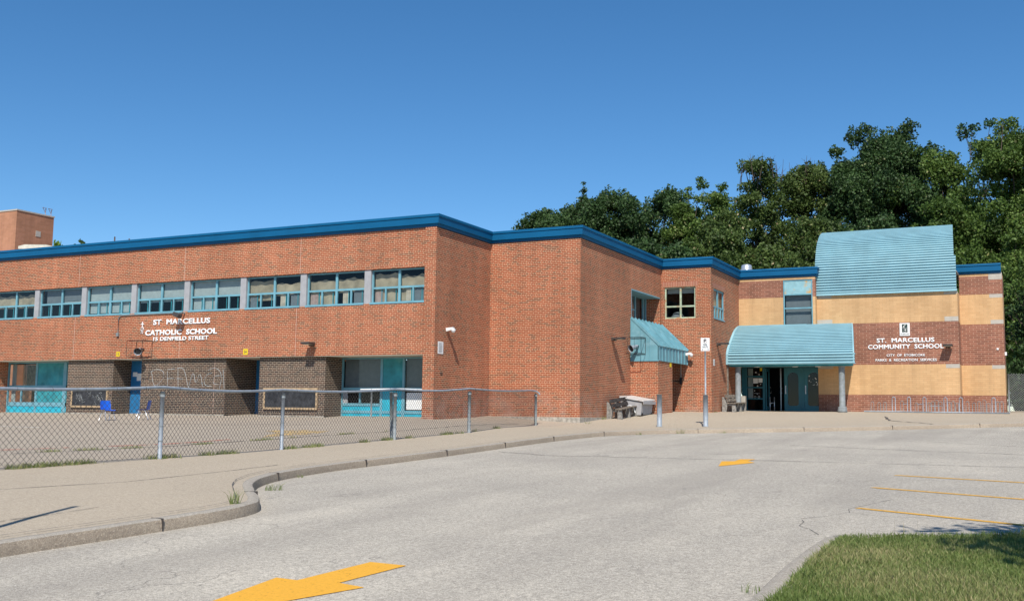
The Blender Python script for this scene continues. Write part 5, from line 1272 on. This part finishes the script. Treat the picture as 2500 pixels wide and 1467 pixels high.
# ------------------------------------------------------------------ benches, box, chairs, racks
def bench(x0, x1, y0, y1, label, dark):
    S_ = .86
    """bench along Y with back to the wall at x0, facing +X"""
    xm, ym = x0, (y0+y1)/2; z = Pz(x0+.3, ym)
    o = thing('bench', label, 'bench', (x0+.3, ym, z), 'slatted benches with cast concrete ends')
    dz = (Pz(x0+.3, y1)-Pz(x0+.3, y0))/(y1-y0)
    Z = lambda y, h: z+dz*(y-ym)+h*S_
    for y in (y0+.06, ym, y1-.16):
        m = MB(); b = Z(y, 0)
        m.prism([(x0+.02, y, b-.03), (x0+.20, y, b-.03), (x0+.28, y, b+.34), (x0+.42, y, b+.34), (x0+.46, y, b-.03), (x0+.62, y, b-.03), (x0+.56, y, b+.40), (x0+.20, y, b+.40), (x0+.12, y, b+.80), (x0+.0, y, b+.80)], (0, .11, 0)) if False else None
        m.prism([(x0+.02, y, b-.03), (x0+.20, y, b-.03), (x0+.26, y, b+.34), (x0+.13, y, b+.63), (x0+.02, y, b+.63)], (0, .11, 0)); m.prism([(x0+.46, y, b-.03), (x0+.64, y, b-.03), (x0+.60, y, b+.34), (x0+.44, y, b+.34)], (0, .11, 0))
        m.box(x0+.22, x0+.5, y+.01, y+.10, b+.27, b+.342)
        m.build('leg', 'castc', o, bevel=.012)
    for k in range(3):
        xx = x0+.26+k*.135; m = MB()
        m.prism([(xx, y0, Z(y0, .405)), (xx+.115, y0, Z(y0, .405)), (xx+.115, y0, Z(y0, .455)), (xx, y0, Z(y0, .455))], (0, y1-y0, dz*(y1-y0))); m.build('seat_slat', 'wood_dark' if (dark and k == 0) else 'wood', o, bevel=.006)
    for k in range(2):
        h0 = .50+k*.19; m = MB(); s_ = .25-k*.07
        m.prism([(x0+s_, y0, Z(y0, h0)), (x0+s_-.05, y0, Z(y0, h0+.15)), (x0+s_+.00, y0, Z(y0, h0+.165)), (x0+s_+.05, y0, Z(y0, h0+.01))], (0, y1-y0, dz*(y1-y0))); m.build('back_slat', 'wood_dark' if dark else 'wood', o, bevel=.006)
bench(3.82, 4.4, 6.1, 7.9, 'bench with charred dark back slats beside the white storage box', True)
bench(5.98, 6.6, 14.2, 16.1, 'weathered grey bench by the left column of the entrance canopy', False)
o = thing('storage_box', 'white plastic storage box with a dirty lid behind the dark bench', 'box', (4.3, 8.5, .05))
z = Pz(4.3, 8.5)-.03
m = MB(); m.prism([(3.80, 7.75, z), (4.62, 7.75, z), (4.66, 7.75, z+.50), (3.78, 7.75, z+.66)], (0, 1.30, .06)); m.build('body', 'boxwhite', o, bevel=.02)
lidm = plain('dirty_white_lid', (0.55, 0.53, 0.50), .6, .3, var=.03, grime=((0.30, 0.22, 0.19, 1), 7, .8))
m = MB(); m.prism([(3.76, 7.70, z+.67), (4.74, 7.70, z+.51), (4.74, 7.70, z+.56), (3.76, 7.70, z+.73)], (0, 1.40, .06)); m.build('lid', lidm, o, bevel=.01)
m = MB(); m.box(4.74, 4.76, 7.70, 9.1, z+.43, z+.55); m.build('lid_rim', 'boxwhite', o)
m = MB(); [m.tube([(4.5, yy, z+.05), (4.66, yy, z+.05)], .05, 12) for yy in (7.85, 8.95)]; m.build('wheel', 'black', o)
m = MB(); m.tube([(4.05, 7.72, z+.35), (4.25, 7.60, z+.37), (4.40, 7.60, z+.30), (4.44, 7.62, z+.1)], .018, 6); m.build('pipe', 'white', o)
# pale slab planter behind the entrance bench
m = MB(); m.box(6.30, 6.52, 16.2, 16.4, .3, 1.02); [m.box(6.30+.055*k, 6.31+.055*k, 16.185, 16.2, .3, 1.02) for k in range(1, 4)]
tag(m.build('ash_bin', 'stone'), 'pale ribbed bin right behind the left canopy column', 'bin')
m = MB(); m.box(5.98, 6.12, 15.3, 15.5, .3, .98); tag(m.build('ash_bin', 'stone'), 'small pale box between the bench back and the wall', 'bin')

def chair(x, y, rz, label):
    z = Pz(x, y)-.012; o = thing('school_chair', label, 'chair', (x, y, z), 'blue plastic school chairs'); o['_a'] = 1; del o['_a']
    c, s_ = math.cos(rz), math.sin(rz)
    T = lambda p: (x+p[0]*c-p[1]*s_, y+p[0]*s_+p[1]*c, z+p[2])
    # seat shell: grid, front is -Y local
    def shell(nm, grid):
        m = MB(); k = len(grid[0])
        for off in (0, .012):
            for r_ in grid:
                for p in r_: m.v.append(T((p[0], p[1]+(off if nm == 'backrest' else 0), p[2]-(0 if nm == 'backrest' else off))))
        nr = len(grid); n_ = nr*k
        for i in range(nr-1):
            for j in range(k-1): m.f.append((i*k+j, i*k+j+1, (i+1)*k+j+1, (i+1)*k+j)); m.f.append((n_+i*k+j, n_+(i+1)*k+j, n_+(i+1)*k+j+1, n_+i*k+j+1))
        m.build(nm, 'chairblue', o, smooth=True)
    shell('seat', [[(u*.19*(1-.12*max(0, v-.5)), -.19+.38*v, .36+.012*u*u-.012*math.sin(v*3)-(.03*(1-v*5) if v < .2 else 0)) for u in (-1, -.6, -.2, .2, .6, 1)] for v in (0, .2, .4, .6, .8, 1)])
    shell('backrest', [[(u*.19*(1-.25*abs(v-.4)**2), .19+.05*v-.03*u*u, .37+.30*v) for u in (-1, -.6, -.2, .2, .6, 1)] for v in (0, .2, .5, .8, 1)])
    for sx in (-1, 1):
        MB().tube([T((sx*.17, -.20, 0)), T((sx*.15, -.10, .33)), T((sx*.15, -.08, .345))], .011, 6).build('leg', 'steel', o)
        MB().tube([T((sx*.18, .24, 0)), T((sx*.15, .10, .33)), T((sx*.15, .08, .345))], .011, 6).build('leg', 'steel', o)
chair(-10.0, -4.75, math.radians(75), 'blue plastic school chair turned sideways, left of the two')
chair(-9.15, -4.0, math.radians(-60), 'blue plastic school chair seen from behind, right of the two')

def rack(x0, label, tall, low, bars):
    y = 17.35; o = thing('bike_rack', label, 'bike rack', (x0, y, Pz(x0+1, y)), 'steel bicycle racks')
    def U(x, h, w_, yy=y):
        z = Pz(x, yy); r_ = w_/2
        pts = [(x-r_, yy, z)]+[(x-r_*math.cos(t), yy, z+h-r_+r_*math.sin(t)) for t in [math.pi*k/8 for k in range(9)]]+[(x+r_, yy, z)]
        return pts
    for x in tall: MB().tube(U(x, .66, .13), .017, 8).build('hoop', 'galv', o)
    for x in low: MB().tube(U(x, rs.uniform(.42, .56), .12), .011, 8).build('hoop', 'galv_dull', o)
    m = MB()
    for a, b, h in bars: m.tube([(a, y, Pz(a, y)+h), (b, y, Pz(b, y)+h)], .013, 6)
    xs_ = sorted(tall+low); m.tube([(xs_[0]-.35, y, Pz(xs_[0], y)+.03), (xs_[-1]+.3, y, Pz(xs_[-1], y)+.03)], .028, 8); m.build('rail', 'galv', o)
rack(11.6, 'steel bicycle rack with three tall hoops left on the dark brick base', [12.68, 13.30, 13.92], [11.80, 12.08, 12.32, 13.02, 13.60], [(13.05, 13.25, .36), (13.63, 13.87, .36)])
rack(14.1, 'lower steel bicycle rack with many narrow hoops at the right wall', [14.75, 15.35, 16.6], [14.12, 14.25, 14.4, 14.55, 14.9, 15.05, 15.2, 15.6, 15.85, 16.05, 16.25, 16.4, 16.75, 16.9], [(14.12, 14.6, .3)])

# ------------------------------------------------------------------ far buildings at the left
fb = thing('apartment_block', 'tall brown brick block rising behind the left roof', 'building', (-60, 30, 0))
FX, FY0, FY1 = -59.74, 29.46, 33.25
m = MB(); m.box(-80, FX, FY0, FY1, 0, 16.9); m.build('wall', 'farbrick', fb)
m = MB(); m.box(-80.05, FX+.05, FY0-.05, FY1+.05, 16.9, 17.02); m.build('roof_edge', 'stone', fb)
m = MB(); m.box(FX, FX+.03, 31.45, 31.95, 14.95, 15.45); m.build('window', 'stone', fb)
for yy in (32.4, 33.0):
    m = MB(); m.tube([(FX-.1, yy, 16.9), (FX-.1, yy, 17.6)], .03, 5); m.tube([(FX-.1, yy-.3, 17.65), (FX-.1, yy+.1, 17.65), (FX-.1, yy, 17.2), (FX-.1, yy-.3, 17.65)], .025, 5)
    tag(m.build('roof_antenna', 'curtain2'), 'thin triangular antenna %s on the tall brown block' % ('nearer its left' if yy < 32.7 else 'at the right corner'), 'antenna', 'roof antennas')
lb = thing('lower_building', 'low brown parapet behind the tall block, right side', 'building', (-56, 36, 0))
m = MB(); m.prism([(-60, 36.2, 0), (-40, 36.2, 0), (-40, 60, 0), (-60, 60, 0)], (0, 0, 14.4)); m.build('wall', 'farbrick', lb)
lb2 = thing('lower_building', 'flat brown roof edge at the left picture edge under the tall block', 'building', (-52, 20, 0))
m = MB(); m.box(-70, -42.6, 17.0, 26, 0, 10.45); m.build('wall', 'farbrick', lb2); m = MB(); m.box(-70, -42.5, 16.9, 26.1, 10.45, 10.62); m.build('roof_edge', 'stone', lb2)
o = MB(); o.prism([(-33.6, 9.6, 9.1), (-32.0, 10.6, 9.1), (-32.0, 10.6, 9.30), (-32.3, 10.4, 9.38), (-33.3, 9.8, 9.36), (-33.6, 9.6, 9.25)], (-1, 1.5, 0))
tag(o.build('roof_unit', 'soffit'), 'white low rooftop unit showing over the left blue roof edge', 'roof unit')
for k, yy in enumerate((35.0, 35.8)):
    o = MB(); o.tube([(-54+k*.9, yy, 13.0), (-54+k*.9, yy, 15.1-.1*k)], .06, 6); tag(o.build('roof_pipe', 'timber'), 'orange roof pipe, %s of the pair beside the tall block' % ('left' if k == 0 else 'right'), 'pipe', 'orange roof pipes')

# ------------------------------------------------------------------ trees
LM = {'o': leaf_mat('oak_leaf', [(0, (0.017, 0.040, 0.011, 1)), (.55, (0.046, 0.092, 0.023, 1)), (.93, (0.092, 0.160, 0.043, 1)), (1, (0.266, 0.272, 0.130, 1))], .22),
      'm': leaf_mat('maple_leaf', [(0, (0.029, 0.055, 0.011, 1)), (.55, (0.074, 0.118, 0.023, 1)), (.92, (0.144, 0.195, 0.049, 1)), (1, (0.369, 0.296, 0.162, 1))], .25),
      'l': leaf_mat('ash_leaf', [(0, (0.036, 0.071, 0.013, 1)), (.55, (0.090, 0.154, 0.026, 1)), (.94, (0.174, 0.249, 0.054, 1)), (1, (0.328, 0.319, 0.130, 1))], .30),
      'y': leaf_mat('young_leaf', [(0, (0.061, 0.118, 0.013, 1)), (.5, (0.134, 0.224, 0.023, 1)), (1, (0.246, 0.343, 0.065, 1))], .35),
      'p': leaf_mat('pine_needle', [(0, (0.015, 0.047, 0.016, 1)), (.6, (0.036, 0.089, 0.032, 1)), (1, (0.071, 0.142, 0.054, 1))], .15)}
def leaves_for(centres, radii, per, size, seed, flat=0.7):
    r = np.random.default_rng(seed); C_, T_ = [], []
    for c, rad in zip(centres, radii):
        n_ = max(20, int(per*(rad**2)))
        v = r.normal(size=(n_, 3)); v /= np.linalg.norm(v, axis=1)[:, None]
        v *= (r.random(n_)**0.45)[:, None]*rad*(1+.25*np.sin(v[:, :1]*5+seed)); v[:, 2] *= flat
        C_.append(c+v); T_.append(np.full(n_, r.normal(0, .10)))
    C_ = np.concatenate(C_); T_ = np.concatenate(T_); n_ = len(C_)
    a = r.normal(size=(n_, 3)); a /= np.linalg.norm(a, axis=1)[:, None]
    b = np.cross(a, r.normal(size=(n_, 3))); b /= np.linalg.norm(b, axis=1)[:, None]
    s_ = size*r.uniform(.6, 1.3, n_)[:, None]
    v = np.stack([C_-a*s_*.6, C_+b*s_*.38, C_+a*s_*.6, C_-b*s_*.38], 1).reshape(-1, 3)
    f = np.arange(n_*4).reshape(-1, 4)
    t = np.clip(r.beta(3, 3, n_)*.9+T_+(r.random(n_) > .985)*.6, 0, 1)
    return v, f, t
def tree(name, label, x, y, top, rad, kind, seed, base=None, nc=70, per=150, size=.30, spikes=(), gz=.5, twigs=0, flat=.75, group='trees behind the school', cat='tree'):
    r = random.Random(seed)
    o = thing(name, label, cat, (x, y, gz), group)
    base = base if base is not None else top*.28
    hc = (top-base)/2; cz = base+hc
    m = MB(); tp = []
    for k in range(8):
        t = k/7; tp.append((x+r.uniform(-.25, .25)*rad*.4*t, y+r.uniform(-.25, .25)*rad*.4*t, gz+(top*.86-gz)*t))
    r0_ = max(.10, rad*.11); m.tube(tp, r0_, 8, r2=r0_*.18)
    cs, rs_ = [], []
    ph = [r.uniform(0, 6.28) for _ in range(4)]
    for k in range(nc):
        a = r.uniform(0, 2*math.pi); zf = r.uniform(-1, 1); rf = (r.random()**.5)*.92
        wob = 1+.22*math.sin(3*a+ph[0]+zf*2)+.14*math.sin(5*a+ph[1])
        env = math.sqrt(max(.05, 1-abs(zf)**2.2))
        px, py = math.cos(a)*rad*env*rf*wob, math.sin(a)*rad*env*rf*wob
        pz = cz+zf*hc*.93
        cs.append(np.array([x+px, y+py, pz])); rs_.append(rad*r.uniform(.20, .36))
    for dx, dz, rr_ in spikes: cs.append(np.array([x+dx, y, dz])); rs_.append(rr_)
    for c_ in cs[::2]:
        zt = max(gz+1, c_[2]-rad*r.uniform(.5, 1.1)); f_ = (zt-gz)/(top*.86-gz); f_ = min(.98, max(.05, f_)); k = int(f_*7); p0 = Vector(tp[min(k, 7)])
        p1 = Vector(c_); mid = p0.lerp(p1, .5)+Vector((r.uniform(-.3, .3), r.uniform(-.3, .3), r.uniform(-.1, .4)))
        m.tube([p0, mid, p1], r0_*.28*(1-f_*.6), 4, r2=.02, caps=False)
    for k in range(twigs):
        a = r.uniform(0, 6.28); d_ = r.uniform(.1, .8)*rad; q = Vector((x+math.cos(a)*d_, y+math.sin(a)*d_, top*.90+r.uniform(-.8, .1)))
        e_ = q+Vector((r.uniform(-.35, .35), r.uniform(-.3, .3), r.uniform(1.0, 2.3))); m.tube([q, q.lerp(e_, .5)+Vector((r.uniform(-.1, .1), 0, 0)), e_], .035, 4, r2=.010, caps=False)
        for j in range(3): s_ = q.lerp(e_, r.uniform(.3, .8)); m.tube([s_, s_+Vector((r.uniform(-.4, .4), r.uniform(-.3, .3), r.uniform(.25, .6)))], .016, 3, r2=.006, caps=False)
    m.build('trunk', 'bark', o)
    v, f, t = leaves_for(cs, rs_, per, size, seed, flat)
    add_leaves('crown', v, f, t, LM[kind], o)
    return o
TR = [(-14.9, 41.0, 15.6, 3.0, 'o', 'dark leafy tree at the left end of the row behind the school', {}),
      (-13.9, 45.6, 17.2, 2.7, 'o', 'dark tree with a thin spike top, second from the left of the row', {'spikes': ((.1, 17.2, .5), (.15, 17.9, .35), (.15, 18.5, .22))}),
      (-10.9, 45.0, 17.5, 3.2, 'o', 'round dark tree right of the spiked tree', {}),
      (-8.6, 50.2, 18.5, 3.4, 'o', 'dark round tree above the middle brick block', {}),
      (-5.6, 47.8, 17.0, 2.3, 'l', 'paler tree with two pointed tops left of the gap', {'spikes': ((-.2, 17.2, .5), (-.2, 17.8, .28), (.6, 16.9, .45))}),
      (-2.8, 44.6, 16.9, 1.9, 'l', 'tree with pale fresh shoots just right of the gap in the row', {'spikes': ((-.9, 17.3, .5), (-1.1, 17.7, .3), (.6, 17.0, .45))}),
      (-0.4, 47.6, 20.0, 2.5, 'm', 'tall narrow tree with browning leaf tips above the awning', {'twigs': 14, 'nc': 80}),
      (2.0, 53.0, 20.4, 3.4, 'm', 'tree with bare grey twigs sticking out of its top', {'twigs': 34, 'nc': 90}),
      (4.9, 58.6, 21.6, 3.4, 'o', 'dark tree filling in left of the tallest oak', {}),
      (8.2, 51.8, 21.4, 4.6, 'o', 'tallest wide dark oak above the barrel roof', {'nc': 130, 'spikes': ((-1.9, 21.6, 1.0), (-1.2, 22.1, .7), (2.0, 22.0, .75), (1.6, 21.4, .9), (-3.4, 20.6, .7), (3.6, 20.0, .8))}),
      (12.4, 49.7, 19.2, 3.1, 'l', 'yellow green tree right of the tallest oak', {'spikes': ((-1.4, 19.4, .7), (.8, 18.9, .6))}),
      (14.9, 61.6, 23.0, 1.6, 'p', 'dark pine with tufted top showing between the right hand trees', {'nc': 26, 'spikes': ((-1.3, 23.6, .8), (-.6, 24.0, .5), (.6, 24.2, .6), (1.3, 23.4, .6), (-1.5, 24.2, .35))}),
      (17.2, 47.4, 19.8, 3.5, 'l', 'large olive green tree at the right picture edge', {'twigs': 8, 'nc': 110, 'spikes': ((-1.9, 18.9, .8), (-.2, 20.2, .8))}),
      (20.3, 46.7, 20.6, 3.5, 'l', 'tallest olive green tree cut by the right picture edge', {'twigs': 6, 'nc': 110})]
for i, (x, y, top, rad, kd, lab, kw) in enumerate(TR):
    kw = dict(kw); kw['nc'] = int(kw.get('nc', 80)*1.25); rad *= 1.08
    tree('pine_tree' if kd == 'p' else 'broadleaf_tree', lab, x, y, top, rad, kd, 100+i, base=2.5 if kd != 'p' else 12, per=700 if kd != 'p' else 420, size=.175 if kd != 'p' else .2, **kw)
UN = [(-10.0, 34.8, 12.2, 2.8, 'o', 'low dark tree filling in behind the left part of the row'), (-4.2, 31.0, 10.2, 2.6, 'm', 'lower tree just behind the roof of the middle block'),
      (-2.1, 33.2, 10.9, 2.7, 'o', 'lower dark tree above the small square window'), (.2, 35.4, 12.0, 2.8, 'm', 'mid height olive tree behind the small square window'),
      (3.5, 35.0, 10.8, 2.7, 'm', 'leafy olive tree directly behind the roof vent'), (5.2, 40.5, 13.4, 2.9, 'm', 'olive tree between the vent and the barrel roof'),
      (17.6, 37.5, 11.3, 2.1, 'l', 'lower green tree right of the far right wall'), (8.6, 41.6, 13.0, 4.0, 'o', 'dark lower tree right behind the barrel roof'),
      (13.2, 40.6, 14.0, 3.2, 'l', 'green tree rising behind the right blue roof edge'), (-6.6, 38.5, 12.6, 3.0, 'o', 'dark lower tree in the middle of the row'), (-1.0, 41.5, 14.6, 2.8, 'm', 'olive tree under the tall narrow tree'), (20.5, 38.5, 14.0, 3.2, 'o', 'dark tree low at the right picture edge')]
for i, (x, y, top, rad, kd, lab) in enumerate(UN):
    tree('broadleaf_tree', lab, x, y, top, rad, kd, 200+i, base=1.5, nc=95, per=600, size=.17)
for i, (x, y, top, rad, lab) in enumerate([(-5.6, 29.6, 9.0, .9, 'small bright green sapling crown behind the middle block roof'), (-.5, 28.6, 8.0, 1.1, 'bright yellow green sapling top over the bay roof'), (8.6, 33.5, 11.2, 1.0, 'bright green sapling against the barrel roof')]):
    tree('sapling', lab, x, y, top, rad, 'y', 300+i, base=top*.72, nc=22, per=200, size=.22, group='bright saplings', cat='sapling')
SB = [(18.1, 22.5, 2.6, 1.3, 'o', 'dark shrub behind the coarse fence'), (18.3, 25.5, 6.6, 1.7, 'o', 'tall dark bush beside the far right wall'), (20.6, 24.0, 4.5, 1.8, 'o', 'dark bush cut by the right picture edge'), (17.9, 29.5, 8.6, 1.9, 'l', 'leafy bush behind the far right wall corner')]
for i, (x, y, top, rad, kd, lab) in enumerate(SB):
    tree('shrub', lab, x, y, top, rad, kd, 320+i, base=.4, nc=60, per=260, size=.17, group='shrubs by the right fence', cat='shrub')
# greenery seen over the left roof
for i, (x, y, top, rad, lab) in enumerate([(-42.5, 17.6, 10.75, .9, 'dark leaf tip left of the white rooftop unit'), (-45.0, 21.5, 11.95, 1.1, 'pale green treetop over the left roof edge'), (-47.5, 25.5, 13.2, .8, 'dark treetop beside the orange roof pipes')]):
    tree('far_tree', lab, x, y, top, rad, 'y' if i == 1 else 'o', 340+i, base=top*.7, nc=24, per=160, size=.25, group='treetops beyond the left roof')
# the street tree outside the frame that shades the lawn corner
tree('street_tree', 'street tree to the right of the picture shading the lawn', 20.75, -24.35, 6.4, 1.5, 'm', 350, base=3.6, nc=50, per=420, size=.13, gz=Rz(20.75, -24.35), group='street tree', cat='tree')
